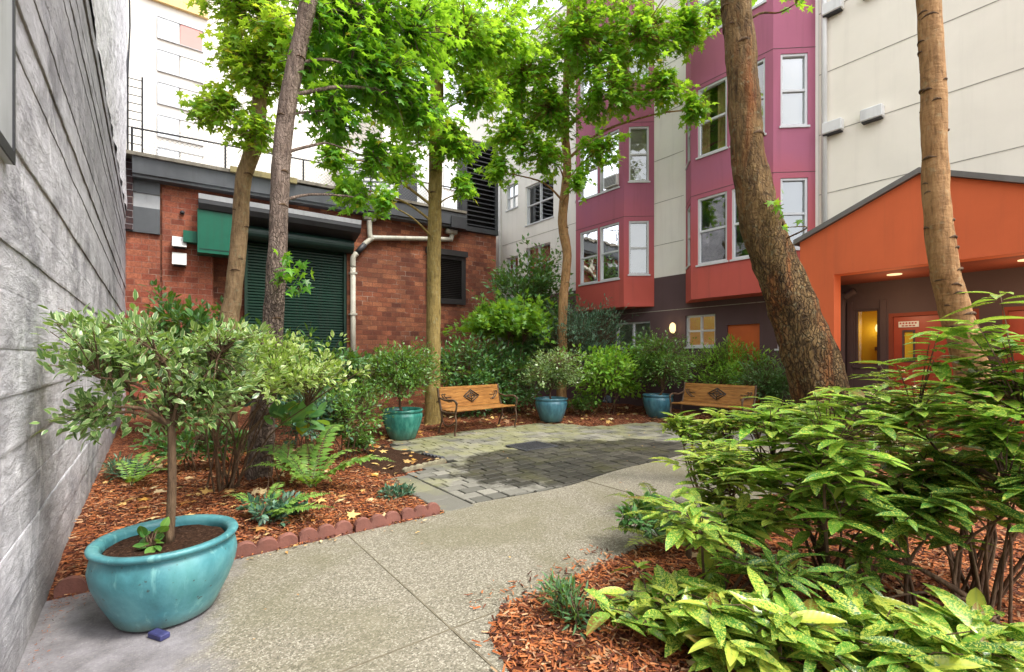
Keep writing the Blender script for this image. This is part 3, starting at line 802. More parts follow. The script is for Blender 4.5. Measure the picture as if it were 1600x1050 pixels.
while y < 7.8:
    x = 2.43 - (.13 if row % 2 else 0) - random.uniform(0, .03)
    while x < 10.4:
        wdt = random.choice((.26, .26, .25, .19))
        if abs((x+wdt/2)-4.72) > .36 or abs(y+.08-5.78) > .31:
            stone(max(x, 2.43), x+wdt, y, y+.165, .0085)
        x += wdt
    y += .165; row += 1
tag(mb.build('paver_patio', M['paver']), kind='structure')
# drain grate
t0 = thing('drain_grate', (4.72, 5.78, 0), 'dark square iron drain grate set into the damp pavers', 'drain')
mb = MB(); mb.box(4.40, 5.04, 5.52, 6.06, -.04, -.004); mb.build('pit', M['soil'], t0)
mb = MB()
for (a, b, c, d) in ((4.40, 5.04, 5.52, 5.56), (4.40, 5.04, 6.02, 6.06), (4.40, 4.44, 5.56, 6.02), (5.0, 5.04, 5.56, 6.02)): mb.box(a, b, c, d, -.003, .012)
mb.build('frame', M['grate'], t0)
mb = MB()
for k in range(13): mb.box(4.455+k*.042, 4.478+k*.042, 5.56, 6.02, -.002, .009)
mb.build('grille', M['grate'], t0)

NOTCH = [(2.2, 5.3), (2.75, 5.46), (3.12, 5.64), (3.2, 6.0), (3.03, 6.5), (2.9, 6.9), (2.95, 7.3), (2.5, 7.1), (2.35, 6.4), (2.0, 5.8)]
sx_, sy_ = np.meshgrid(np.arange(1.9, 3.3, .05), np.arange(5.2, 7.4, .05)); sz_ = bed_z(sx_, sy_)+.007; w_ = sx_.shape[1]; mb = MB(); mb.v = list(zip(sx_.ravel().tolist(), sy_.ravel().tolist(), sz_.ravel().tolist()))
for j in range(sx_.shape[0]-1):
    for i in range(w_-1):
        if inside(np.array([sx_[j, i]+.025]), np.array([sy_[j, i]+.025]), NOTCH)[0]: mb.f.append((j*w_+i, j*w_+i+1, (j+1)*w_+i+1, (j+1)*w_+i)); mb.mi.append(0)
tag(mb.build('bare_soil', M['soil'], smooth=True), kind='structure')

# loose chips, fallen leaves
def scatter(n, xr, yr, dens=None, margin=.0):
    x = rng.uniform(*xr, n); y = rng.uniform(*yr, n)
    ok = ~inside(x, y, PAVED)
    x, y = x[ok], y[ok]
    return x, y
def flat_leaves(name, x, y, tm, size, mat, lift=.01, tilt=.35, kind='stuff'):
    n = len(x); z = np.where(inside(x, y, PAVED), .008, bed_z(x, y)+lift)
    a = rng.uniform(0, 2*PI, n); ax = np.stack([np.cos(a), np.sin(a), rng.normal(0, tilt*.5, n)], 1)
    up = np.stack([rng.normal(0, tilt, n), rng.normal(0, tilt, n), np.ones(n)], 1)
    o = leaf_mesh(name, tm, np.stack([x, y, z+rng.uniform(0, .012, n)], 1), ax, up, size*rng.uniform(.35, 1.6, n), M[mat])
    return tag(o, kind=kind) if kind else o
chip_t = (np.array([(-.11, 0, 0), (.09, .03, .03), (.12, .95, .02), (-.07, 1, -.02)]), [(0, 1, 2, 3)])
nk = lambda x, y: ~inside(x, y, NOTCH)
x1, y1 = scatter(34000, (-.45, 2.2), (3.8, 7.5)); x2, y2 = scatter(36000, (1.2, 5.), (.4, 2.3)); x3, y3 = scatter(16000, (-.4, 10), (5.2, 10.5)); x4, y4 = scatter(5000, (5., 9.5), (.3, 2.4))
k_ = nk(x1, y1); x1, y1 = x1[k_], y1[k_]; k_ = nk(x3, y3); x3, y3 = x3[k_], y3[k_]
# a few chips kicked onto the path edge
xe = rng.uniform(1.15, 2.6, 160); ye = np.where(xe < 1.4, rng.uniform(1.2, 2.0, 160), 2.22+np.abs(rng.normal(0, .09, 160)))
flat_leaves('wood_chips', np.concatenate([x1, x2, x3, x4, xe]), np.concatenate([y1, y2, y3, y4, ye]), chip_t, .035, 'chip')
xa, ya = scatter(190, (-.4, 2.4), (3.9, 8.)); xb, yb = scatter(620, (2.2, 9.8), (5.5, 9.5)); xc, yc = scatter(60, (1.4, 6), (.6, 2.2))
flat_leaves('fallen_leaves', np.concatenate([xa, xb, xc]), np.concatenate([ya, yb, yc]), T_MAPLE, .085, 'drymaple', .02)

# litter that has blown onto the paving, and soil washed against the wall
xl = np.concatenate([rng.uniform(.3, 8, 60), rng.uniform(.5, 2.1, 40), rng.uniform(2.2, 8, 60)]); yl = np.concatenate([rng.uniform(2.3, 7, 60), 3.78-np.abs(rng.normal(0, .06, 40)), 7.4-np.abs(rng.normal(0, .25, 60))])
flat_leaves('path_litter', xl, yl, T_SMALL, .03, 'drymaple', .01, .2)
xw = -.45+np.abs(rng.normal(0, .05, 500)); yw = rng.uniform(1.2, 3.8, 500); xv = rng.uniform(-.45, .05, 500); yv = 3.79-np.abs(rng.normal(0, .10, 500))
flat_leaves('washed_soil', np.concatenate([xw, xv]), np.concatenate([yw, yv]), chip_t, .010, 'chip', .004, .3)

# ------------------------------------------------------------------ left concrete wall
root = thing('concrete_wall', (-.48, 5, 0), 'tall grey board-formed concrete wall along the left side, pale plaster above', 'wall')
ys = np.concatenate([np.arange(-2., 6., .05), np.arange(6., 14.81, .12)]); mb = MB()
z = -.1; rows = []
while z < 4.86:
    hgt = random.choice((.19, .2, .22, .24)); z1 = min(4.86, z+hgt); off = random.uniform(-.006, .006); sl = random.uniform(-.002, .008)
    for u in (0., .06, .35, .7, .94, 1.):
        rows.append((z+(z1-z)*u, off + (-.002 if u in (0., 1.) else 0) - sl*u, len(rows)))
    z = z1
vs = []
for (zz, off, sd) in rows:
    for yy in ys:
        n1 = .0 + mnoise.fractal(Vector((yy*1.3, zz*4, sd*.0)), 1., 2., 4)*.005 + mnoise.fractal(Vector((yy*9, zz*18, 3)), 1., 2., 3)*.0035
        vs.append((-.48+off+n1, yy, zz))
m = len(ys)
mb.add(vs, [(r*m+i, r*m+i+1, (r+1)*m+i+1, (r+1)*m+i) for r in range(len(rows)-1) for i in range(m-1)])
mb.build('board_face', M['boardwall'], root)
mb = MB(); mb.box(-1.2, -.52, -2, 14.81, 4.80, 10.5)
vs = []; zr = np.arange(4.80, 10.5, .16); yr = np.arange(-2, 14.8, .12)
for zz in zr:
    for yy in yr:
        vs.append((-.462+mnoise.fractal(Vector((yy*2.1, zz*2.1, 8)), 1., 2., 5)*.03, yy, zz))
m = len(yr); mb.add(vs, [(r*m+i, r*m+i+1, (r+1)*m+i+1, (r+1)*m+i) for r in range(len(zr)-1) for i in range(m-1)])
mb.build('upper_plaster', M['whiteplaster'], root)
mb = MB(); mb.box(-1.2, -.55, -2, 14.81, -.2, 4.79); mb.build('core', M['boardwall'], root)
mb = MB(); mb.box(-.50, -.462, 1.5, 2.87, 2.2, 4.6); fr = mb.build('service_panel', M['fascia_light'], root)
mb = MB(); mb.box(-.462, -.455, 2.85, 2.87, 2.2, 4.6); mb.box(-.462, -.455, 1.5, 2.85, 2.2, 2.25); mb.build('panel_trim', M['black'], fr)

# ------------------------------------------------------------------ brick garage building
RZ = -math.radians(3.)
B = thing('brick_building', (-.48, 14.5, 0), 'low red brick building with green roller door and grey fascia', 'building', RZ)
ROOT[B] = Matrix.Identity(4)      # parts are written in its own frame
bm_ = lambda s, z, d=0.: (s, d, z)   # depth d: positive goes into the building
holes = [(1.76, 2.45, 0., 3.92), (2.45, 5.10, 0., 4.80), (7.72, 8.93, 3.22, 4.67)]
mb = MB(); mb.holed(bm_, .66, 10.26, -.1, 5.62, holes, .24)
mb.quad((10.26, 0, -.1), (10.26, 9, -.1), (10.26, 9, 5.62), (10.26, 0, 5.62))
wallb = mb.build('wall', M['brick'], B)
mb = MB(); mb.quad((1.76, .24, -.1), (2.45, .24, -.1), (2.45, .24, 3.92), (1.76, .24, 3.92)); mb.build('recessed_wall', M['brick'], B)
mb = MB(); mb.bar(bm_, .70, 1.74, -.1, 5.5, -.035, .0); mb.build('pier', M['brick_bright'], B)
mb = MB(); mb.bar(bm_, -.1, .655, -.1, 4.35, -.02, .2); mb.build('side_wall', M['brick_bright'], B)
mb = MB(); mb.bar(bm_, -.1, .655, 4.33, 4.93, -.08, .1); mb.bar(bm_, .15, .655, 5.27, 5.56, -.09, .1); mb.build('side_panel', M['fascia'], B)
mb = MB(); mb.bar(bm_, .15, .655, 4.931, 5.269, -.06, .1); mb.build('light_panel', M['fascia_light'], B)
mb = MB(); mb.bar(bm_, -.1, .149, 4.36, 6.0, -.15, .1); mb.build('dark_brick_pier', brickmat('dark_brick', ['#2c2a30', '#3b3940', '#25232a'], '#8f8d90', .28, .16, soot=.2), B)
mb = MB()   # fascia with a folded lower lip
pr = [(0., 5.565), (-.30, 5.565), (-.30, 5.62), (-.36, 5.64), (-.40, 6.015), (0., 6.015)]
vs = [(.15, a, b) for a, b in pr] + [(8.86, a, b+.05) for a, b in pr]; n = len(pr)
mb.add(vs, [tuple(range(n)), tuple(range(2*n-1, n-1, -1))] + [(i, (i+1) % n, n+(i+1) % n, n+i) for i in range(n)])
mb.build('fascia', M['fascia'], B)
mb = MB(); mb.bar(bm_, -.1, 2.1, 6.02, 6.10, -.46, .4); mb.bar(bm_, 3.66, 8.86, 6.09, 6.17, -.44, .4); mb.build('coping', M['coping'], B)
mb = MB(); mb.bar(bm_, 2.1, 3.65, 6.03, 6.17, -.5, .2); mb.build('wood_plank', M['plank'], B)
mb = MB(); mb.box(-.1, 10.2, .4, 9., 5.9, 6.1); mb.build('roof', M['roofdeck'], B)
# hood over the roller door
mb = MB()
pr = [(0., 4.82), (-.55, 4.98), (-.62, 5.10), (-.62, 5.2), (0., 5.36)]; n = len(pr)
vs = [(1.43, a, b) for a, b in pr] + [(5.33, a, b-.05) for a, b in pr]
mb.add(vs, [tuple(range(n)), tuple(range(2*n-1, n-1, -1))] + [(i, (i+1) % n, n+(i+1) % n, n+i) for i in range(n)])
hood = mb.build('door_hood', M['fascia_dark'], B)
mb = MB(); vs = [(1.43, -.625, 5.20), (5.33, -.625, 5.15), (5.33, -.64, 5.27), (1.43, -.64, 5.32), (1.43, -.3, 5.36), (5.33, -.3, 5.31)]
mb.add(vs, [(0, 1, 2, 3), (3, 2, 5, 4)]); mb.build('hood_trim', M['fascia_light'], hood)
# roller door
door = MB()
z = 0.; 
while z < 4.72:
    for (a, b, da, db) in ((0, .018, .16, .125), (.018, .058, .125, .125), (.058, .078, .125, .16)):
        door.quad((2.53, da, z+a), (5.02, da, z+a), (5.02, db, z+b), (2.53, db, z+b))
    z += .078
rd = door.build('roller_door', M['doorgreen'], B)
for ga_ in (2.455, 5.02):
    mb = MB(); mb.bar(bm_, ga_, ga_+.075, 0, 4.72, .04, .2); mb.build('guide_rail', M['doorgreen'], rd)
mb = MB(); mb.tube([(2.47, -.12, 4.62), (5.22, -.12, 4.58)], .2, 20); mb.build('roll_cover', M['rollcover'], rd, smooth=False)
mb = MB(); mb.bar(bm_, 1.41, 2.42, 3.92, 4.99, -.5, -.04); bx = mb.build('green_cabinet', M['boxgreenpaint'], B)
mb = MB(); mb.bar(bm_, 1.12, 1.405, 4.18, 4.46, -.3, -.04); mb.build('junction_box', M['boxgreenpaint'], bx)
mb = MB(); mb.bar(bm_, 1.45, 2.38, 4.0, 4.02, -.506, -.5); mb.bar(bm_, 2.25, 2.29, 4.4, 4.5, -.52, -.5); mb.build('cabinet_trim', M['rollcover'], bx)
for (a, b) in ((4.06, 4.31), (3.62, 3.92)):
    mb = MB(); vs = []
    for (zz, o0) in ((a, -.26), (b, -.16)):
        vs += [(.90, -.036, zz), (1.19, -.036, zz), (1.19, o0, zz), (.90, o0, zz)]
    mb.add(vs, [(3, 2, 1, 0), (4, 5, 6, 7), (0, 1, 5, 4), (1, 2, 6, 5), (2, 3, 7, 6), (3, 0, 4, 7)])
    f = mb.build('flood_light', M['white'], B)
    mb = MB(); mb.bar(bm_, .93, 1.16, a-.03, a-.002, -.2, -.05); mb.build('lens', M['shutter'], f)
mb = MB(); mb.tube([(1.1, -.035, 4.93), (1.1, -.09, 4.93), (1.1, -.12, 4.90)], [.05, .05, .03], 10); mb.build('vent_pipe', M['black'], B)
# downpipe
pp = MB()
pp.tube([(5.24, -.12, 0.22), (5.24, -.12, 4.05)], .075, 14)
dp = pp.build('downpipe', M['offwhite'], B, smooth=True)
mb = MB(); mb.tube([(5.24, -.12, 4.0), (5.24, -.12, 4.28), (5.34, -.12, 4.42)], .082, 14, samples=4); mb.tube([(5.72, -.12, 5.45), (5.74, -.12, 4.98), (5.84, -.12, 4.9)], .075, 14, samples=5); mb.tube([(5.55, -.12, 4.70), (5.8, -.12, 4.92), (6.02, -.12, 4.97), (8.25, -.12, 5.23), (8.42, -.12, 5.27), (8.48, -.1, 5.42)], .075, 14, samples=5)
mb.bar(bm_, 8.25, 8.62, 5.43, 5.56, -.22, -.02); mb.bar(bm_, 5.55, 5.9, 5.46, 5.55, -.2, -.01)
mb.build('pipe_run', M['offwhite'], dp, smooth=True)
mb = MB(); mb.tube([(5.34, -.12, 4.42), (5.58, -.12, 4.72)], .08, 14); mb.build('pipe_sleeve', M['fascia_dark'], dp, smooth=True)
for z in (1.2, 2.6, 3.8):
    mb = MB(); mb.bar(bm_, 5.14, 5.34, z, z+.05, -.205, -.0); mb.build('pipe_clip', M['offwhite'], dp)
mb = MB()
mb.tube([(5.24, -.12, .24), (5.27, -.25, .12), (5.35, -.6, .08)], .085, 12, samples=3); mb.build('pipe_outlet', M['offwhite'], dp)
# small shuttered window
mb = MB(); mb.holed(bm_, 7.60, 9.02, 3.12, 4.86, [(7.80, 8.86, 3.30, 4.60)], .2)
mb.v = [(a, b-.06, c) for a, b, c in mb.v]; mb.bar(bm_, 7.56, 9.06, 4.72, 4.9, -.14, -.03)
wn = mb.build('shuttered_window', M['shutter'], B)
mb = MB(); z = 3.3
while z < 4.6:
    mb.quad((7.8, .02, z), (8.86, .02, z), (8.86, -.02, z+.045), (7.8, -.02, z+.045)); mb.quad((7.8, -.02, z+.045), (8.86, -.02, z+.045), (8.86, .02, z+.06), (7.8, .02, z+.06)); z += .06
mb.build('roller_shutter', M['shutter'], wn)
# louvre screen above the right corner
mb = MB(); mb.bar(bm_, 8.87, 10.30, 5.64, 5.80, -.10, .3); mb.bar(bm_, 8.87, 9.06, 5.80, 8.9, -.08, .3); mb.bar(bm_, 10.18, 10.30, 5.8, 8.9, -.08, .3); mb.bar(bm_, 9.06, 10.18, 5.80, 8.9, .2, .3); mb.bar(bm_, 8.3, 8.865, 5.58, 5.95, -.42, 0)
lv = mb.build('louvre_screen', M['louver'], B)
mb = MB(); z = 5.86
while z < 8.8:
    mb.quad((9.06, -.06, z), (10.18, -.06, z), (10.18, .14, z+.14), (9.06, .14, z+.14)); mb.quad((9.06, -.06, z), (10.18, -.06, z), (10.18, -.06, z+.03), (9.06, -.06, z+.03)); z += .16
mb.build('louvre_blade', M['fascia_dark'], lv)
# roof railing with chain-link mesh
mb = MB(); zt = lambda s: 6.80+.025*s
mb.tube([(.1, .0, zt(.1)), (8.8, .0, zt(8.8))], .022, 8)
rl = mb.build('roof_railing', M['black'], B)
for s in (.12, 2.02, 3.9, 5.8, 7.7, 8.8):
    mb = MB(); mb.tube([(s, 0, 6.1), (s, 0, zt(s))], .024, 8); mb.build('post', M['black'], rl)
mb = MB(); k = .15
while k < 9.6:
    for sg in (-1, 1):
        a, b = k, k+sg*.85
        def cl(s, z): return (s, .005*sg, z)
        s0, s1 = max(.12, min(8.8, a)), max(.12, min(8.8, b))
        if abs(s0-s1) > .05:
            f0 = (s0-a)/(b-a); f1 = (s1-a)/(b-a)
            mb.tube([cl(s0, 6.15+.8*f0), cl(s1, 6.15+.8*f1)], .0035, 3, cap=False)
    k += .1
mb.build('chain_link', M['fascia'], rl)
# iron ladder frame by the wall
mb = MB()
for s in (.05, .32): mb.tube([(s, -.1, 6.1), (s, -.1, 8.0)], .02, 6)
for k in range(10): mb.tube([(.05, -.1, 6.2+.19*k), (.32, -.1, 6.2+.19*k)], .012, 5)
for k in range(2): mb.tube([(.05, -.1, 7.95), (.05-.12*k, .4, 9.4+k), (.02, .5, 11.)], .02, 6)
mb.build('ladder_cage', M['black'], B)
# white slatted rooftop hut
mb = MB(); mb.box(5.9, 8.6, 2.2, 4.2, 6.1, 8.5); ht = mb.build('rooftop_hut', M['white'], B)
mb = MB()
for k in range(14): mb.quad((5.95, 2.19, 6.3+k*.15), (7.2, 2.19, 6.5+k*.15), (7.2, 2.19, 6.56+k*.15), (5.95, 2.19, 6.36+k*.15))
mb.build('slat', M['fascia'], ht)
mb = MB(); mb.box(7.5, 8.2, 2.17, 2.2, 6.12, 8.1); mb.build('door', M['fascia_dark'], ht)

# ------------------------------------------------------------------ apartment building on the right
A = thing('apartment_building', (10.5, 5, 0), 'cream apartment building with mauve bay windows and orange entrance canopy', 'building')
def mk(p0, p1):
    p0, p1 = Vector((*p0, 0)), Vector((*p1, 0)); d = (p1-p0).normalized(); n = Vector((d.y, -d.x, 0))
    if n.x < 0: n = -n
    return (lambda s, z, e=0.: tuple(p0 + d*s + n*e + Vector((0, 0, z)))), (p1-p0).length
fm = lambda y, z, e=0.: (10.5+e, y, z)     # flat facade
def window(mp, a, b, c, d, dep=.1, kind='blind', mull=(), rail=.5, fw=.045, frame='frame', muntin=0, parent=A):
    mb = MB(); E0, E1 = dep-.05, dep+.02
    mb.bar(mp, a, a+fw, c, d, E0, E1); mb.bar(mp, b-fw, b, c, d, E0, E1); mb.bar(mp, a+fw, b-fw, c, c+fw, E0, E1); mb.bar(mp, a+fw, b-fw, d-fw, d, E0, E1)
    if rail: 
        zr = c+(d-c)*rail; mb.bar(mp, a+fw, b-fw, zr-.022, zr+.022, E0+.012, E1)
    for m_ in mull: 
        sm = a+(b-a)*m_; mb.bar(mp, sm-.02, sm+.02, c+fw, d-fw, E0+.006, E1+.004)
    mb.bar(mp, a-.03, b+.03, c-.04, c-.001, -.03, dep)     # sill
    w_ = mb.build('window', M[frame], parent)
    mb = MB(); g = dep+.0; mb.quad(mp(a+fw, c+fw, g), mp(b-fw, c+fw, g), mp(b-fw, d-fw, g), mp(a+fw, d-fw, g)); mb.build('pane', M['glass'], w_)
    mb = MB(); bk = dep+.35
    mb.quad(mp(a, c, bk), mp(b, c, bk), mp(b, d, bk), mp(a, d, bk))
    for (p, q) in (((a, c), (b, c)), ((b, c), (b, d)), ((b, d), (a, d)), ((a, d), (a, c))): mb.quad(mp(*p, dep+.021), mp(*q, dep+.021), mp(*q, bk), mp(*p, bk))
    mb.build('room', M['roomwarm' if kind == 'warm' else 'yellowwall' if kind == 'yellow' else 'dark'], w_)
    if kind in ('blind', 'halfblind', 'greyblind', 'warm'):
        mb = MB(); zb = c+.02 if kind != 'halfblind' else c+(d-c)*.5
        zz = zb
        while zz < d-.03:
            mb.quad(mp(a+.02, zz, dep+.075), mp(b-.02, zz, dep+.075), mp(b-.02, zz+.03, dep+.05), mp(a+.02, zz+.03, dep+.05)); zz += .034
        mb.build('blind', M['blindgrey' if kind == 'greyblind' else 'blind'] if kind != 'warm' else M['roomwarm'], w_)
    if kind == 'curtain':
        mb = MB()
        for (s0, s1) in ((a+.03, a+(b-a)*.42), (b-(b-a)*.3, b-.03)):
            n = 14
            for i in range(n):
                u0, u1 = s0+(s1-s0)*i/n, s0+(s1-s0)*(i+1)/n
                e0, e1 = dep+.1+.025*math.sin(i*1.7), dep+.1+.025*math.sin((i+1)*1.7)
                mb.quad(mp(u0, c+.03, e0), mp(u1, c+.03, e1), mp(u1, d-.03, e1), mp(u0, d-.03, e0))
        mb.build('curtain', M['curtain'], w_)
    return w_

# flat wall: openings (y0,y1,z0,z1)
w_base = [(6.12, 6.9, 1.62, 2.38), (5.04, 5.90, 0, 2.16), (7.95, 9.15, 1.6, 2.32), (4.30, 4.75, 1.55, 2.3)]
w_can = [(2.98, 3.36, 1.22, 2.26), (1.66, 2.83, 0., 2.15), (.2, 1.4, 0., 2.15)]
w_up = [(13.65, 14.35, 6.75, 7.65), (11.75, 13.2, 5.95, 7.3), (13.65, 14.35, 4.15, 5.0), (11.9, 13.2, 3.9, 5.15)]
mb = MB(); mb.holed(fm, 3.7, 15.5, -.1, 3.42, w_base, .12); mb.build('base_wall', M['baseband'], A)
mb = MB(); mb.holed(fm, -4., 3.695, -.1, 3.42, w_can, .12); mb.build('entrance_wall', M['brown'], A)
mb = MB(); mb.holed(fm, 3.95, 17., 3.425, 12.5, w_up, .12); mb.build('upper_wall', M['whitewall'], A)
mb = MB(); mb.quad((10.5, -4, 3.425), (10.5, 3.945, 3.425), (10.5, 3.945, 12.5), (10.5, -4, 12.5)); mb.build('cream_wall', M['cream'], A)
mb = MB(); mb.box(10.52, 16, -4, 17, 12.4, 12.6); mb.quad((16, -4, 0), (16, 17, 0), (16, 17, 12.5), (16, -4, 12.5)); mb.quad((10.5, 17, 0), (16, 17, 0), (16, 17, 12.5), (10.5, 17, 12.5)); mb.build('roof', M['roofdeck'], A)
mb = MB()
for z in (4.55, 5.72, 6.9, 8.1, 9.3): mb.box(10.494, 10.499, -4, 3.945, z, z+.014)
for z in (4.25, 5.35, 6.45, 7.6, 8.8): mb.box(10.494, 10.499, 6.95, 7.88, z, z+.014)
for z in (5.5, 7.85): mb.box(10.494, 10.499, 10.6, 14.6, z, z+.014)
mb.box(10.494, 10.499, 4.0, 15, 2.55, 2.565)
mb.build('control_joint', M['jointline'], A)
mb = MB(); mb.tube([(10.44, 3.83, 3.3), (10.44, 3.83, 12.4)], .05, 10); mb.build('rain_pipe', M['white'], A, smooth=True)
mb = MB(); mb.tube([(10.45, 14.72, 0), (10.45, 14.72, 12)], .06, 10); mb.build('rain_pipe', M['white'], A, smooth=True)

# bays
FL = ((3.45, 4.95), (5.88, 7.42), (8.55, 10.1))
def bay(y0, y1, e, xf, kinds):
    L = [(10.5, y0-e), (xf, y0), (xf, y1), (10.5, y1+e)]
    mb = MB(); zb, zt_ = 2.69, 12.3
    for i in range(3):
        mp, ln = mk(L[i], L[i+1])
        hs_ = []
        if i == 1:
            for (a, b) in FL: hs_ += [(.16, .86, a, b), (ln-.86, ln-.16, a, b)]
        else:
            mgn = (ln-.52)/2
            for (a, b) in FL: hs_ += [(mgn, ln-mgn, a+.08, b-.02)]
        mb.holed(mp, 0, ln, zb, zt_, hs_, .09)
        for k, h in enumerate(hs_):
            kd = kinds[i][k % len(kinds[i])]
            window(mp, h[0], h[1], h[2], h[3], .07, kd)
    mb.add([(x, y, zb) for x, y in L], [(0, 1, 2, 3)])
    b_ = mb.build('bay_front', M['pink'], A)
    for z in (5.04, 7.5):
        mb = MB()
        for i in range(3):
            mp, ln = mk(L[i], L[i+1]); mb.bar(mp, -.002, ln+.002, z, z+.012, -.004, -.001)
        mb.build('bay_joint', M['baseband'], b_)
bay(4.54, 6.36, .53, 9.9, [['greyblind', 'blind', 'blind'], ['dark', 'dark', 'curtain', 'curtain', 'dark', 'dark'], ['dark', 'blind', 'blind']])
bay(8.32, 10.1, .5, 9.9, [['blind', 'blind', 'blind'], ['blind', 'halfblind', 'blind', 'halfblind', 'blind', 'blind'], ['blind', 'blind', 'blind']])
# window air conditioner in the far bay
mb = MB(); mb.box(9.82, 10.0, 8.5, 8.95, 5.93, 6.22); ac = mb.build('air_conditioner', M['white'], A)
mb = MB()
for k in range(7): mb.box(9.812, 9.819, 8.53, 8.92, 5.96+.033*k, 5.975+.033*k)
mb.build('grille', M['fascia'], ac)
for (a, b, c, d) in w_up: window(fm, a, b, c, d, .1, 'halfblind', (.5,))
a, b, c, d = w_base[0]; window(fm, a, b, c, d, .1, 'warm', (.5,), .5)
a, b, c, d = w_base[2]; window(fm, a, b, c, d, .1, 'blind', (.5,), 0)
a, b, c, d = w_base[3]; window(fm, a, b, c, d, .1, 'warm', (), 0)
# orange door
def door_(y0, y1, z1, mat, frame, lite=None):
    mb = MB(); mb.bar(fm, y0, y0+.06, 0, z1, .0, .12); mb.bar(fm, y1-.06, y1, 0, z1, .0, .12); mb.bar(fm, y0+.06, y1-.06, z1-.06, z1, .0, .12)
    f = mb.build('door_frame', M[frame], A)
    mb = MB()
    if lite: mb.holed(lambda s, z, e=0.: fm(s, z, .06+e), y0+.06, y1-.06, 0, z1-.06, [lite], .03)
    else: mb.quad(fm(y0+.06, 0, .06), fm(y1-.06, 0, .06), fm(y1-.06, z1-.06, .06), fm(y0+.06, z1-.06, .06))
    mb.build('door', M[mat], f)
    mb = MB(); mb.tube([fm(y1-.13, 1.0, .06), fm(y1-.13, 1.0, .0), fm(y1-.25, 1.0, -.0)], .012, 8); mb.build('door_handle', M['fascia_light'], f)
    if lite:
        mb = MB(); a, b, c, d = lite; mb.quad(fm(a, c, .085), fm(b, c, .085), fm(b, d, .085), fm(a, d, .085)); mb.build('vision_panel', M['yellowwall'], f)
        mb = MB()
        mb.bar(fm, a-.03, a, c-.03, d+.03, .05, .058); mb.bar(fm, b, b+.03, c-.03, d+.03, .05, .058); mb.bar(fm, a, b, c-.03, c, .05, .058); mb.bar(fm, a, b, d, d+.03, .05, .058); mb.build('panel_trim', M['brown'], f)
    return f
door_(5.04, 5.90, 2.16, 'orangedoor', 'baseband')
f = door_(1.66, 2.83, 2.15, 'reddoor', 'soffit', (2.5, 2.62, 1.32, 1.82))
mb = MB(); mb.bar(fm, 2.42, 2.70, 1.90, 2.0, .048, .056); mb.build('door_sign', M['signwhite'], f)
mb = MB()
for k in range(6): mb.bar(fm, 2.45+.042*k, 2.475+.042*k, 1.955, 1.985, .044, .0475)
for k in range(4): mb.bar(fm, 2.47+.05*k, 2.505+.05*k, 1.915, 1.935, .044, .0475)
mb.build('sign_lettering', M['signred'], f)
door_(.2, 1.4, 2.15, 'reddoor', 'soffit')
a, b, c, d = w_can[0]; wy = window(fm, a, b, c, d, .1, 'yellow', (), 0, .035, 'brown')
mb = MB(); mb.tube([fm(3.1, 1.86, .40), fm(3.1, 1.92, .38), fm(3.1, 1.98, .40)], [.03, .045, .03], 10); mb.build('sconce', M['lampglow'], wy)
mb = MB(); mb.bar(fm, 3.12, 3.16, 1.5, 1.57, .42, .44); mb.build('switch_plate', M['black'], wy)
# wall lamp between the ground-floor windows
mb = MB(); mb.box(10.44, 10.497, 7.16, 7.24, 2.0, 2.2); wl = mb.build('wall_lamp', M['offwhite'], A)
mb = MB(); mb.tube([(10.42, 7.2, 1.97), (10.41, 7.2, 2.02), (10.40, 7.2, 2.1), (10.41, 7.2, 2.18), (10.42, 7.2, 2.22)], [.03, .065, .075, .065, .03], 14); mb.build('lamp_glass', M['lampglow'], wl, smooth=True)
for nm, loc, e in (('wall_lamp_light', (10.28, 7.2, 2.1), 3.), ('sconce_light', (10.80, 3.15, 1.9), 2.2), ('canopy_light_a', (9.75, 2.55, 2.2), 15.), ('canopy_light_b', (9.75, 1.05, 2.2), 15.)):
    L = bpy.data.lights.new(nm, 'POINT'); L.energy = e; L.color = (1, .78, .45); L.shadow_soft_size = .06
    lo = bpy.data.objects.new(nm, L); col.objects.link(lo); lo.location = loc
# wall vents
for (y, z) in ((3.68, 5.66), (3.05, 5.66), (3.68, 7.95), (3.05, 7.95)):
    mb = MB(); mb.box(10.34, 10.493, y-.17, y+.17, z, z+.22, bev=.015); vv = mb.build('wall_vent', M['white'], A)
    mb = MB(); mb.box(10.36, 10.48, y-.15, y+.15, z-.02, z-.002); mb.build('vent_mouth', M['black'], vv)

# entrance canopy with gabled orange front
CX = 9.0; YL, YR, YP_, ZE, ZP, ZB = 3.68, .42, 2.05, 3.36, 4.06, 2.74
mb = MB()
out = [(YL, 0), (YL, ZE), (YP_, ZP), (YR, ZE), (YR, 0), (YR+.52, 0), (YR+.52, ZB), (YL-.52, ZB), (YL-.52, 0)]
TH = .28; n = len(out)
fr_ = [(CX, y, z) for y, z in out]; bk_ = [(CX+TH, y, z) for y, z in out]
mb.add(fr_+bk_, [tuple(range(n)), tuple(range(2*n-1, n-1, -1))] + [(i, (i+1) % n, n+(i+1) % n, n+i) for i in range(n)])
cp = mb.build('entrance_canopy', M['orange'], A)
mb = MB(); mb.box(CX+TH+.003, 10.497, YR+.1, YL-.1, ZB-.0, ZB+.06); mb.build('ceiling', M['soffit'], cp)
mb = MB()
mb.box(CX+TH+.003, 10.497, YL-.2, YL, ZB+.065, ZE-.03); mb.box(CX+TH+.003, 10.497, YR, YR+.2, ZB+.065, ZE-.03); mb.build('side_beam', M['orange'], cp)
mb = MB()
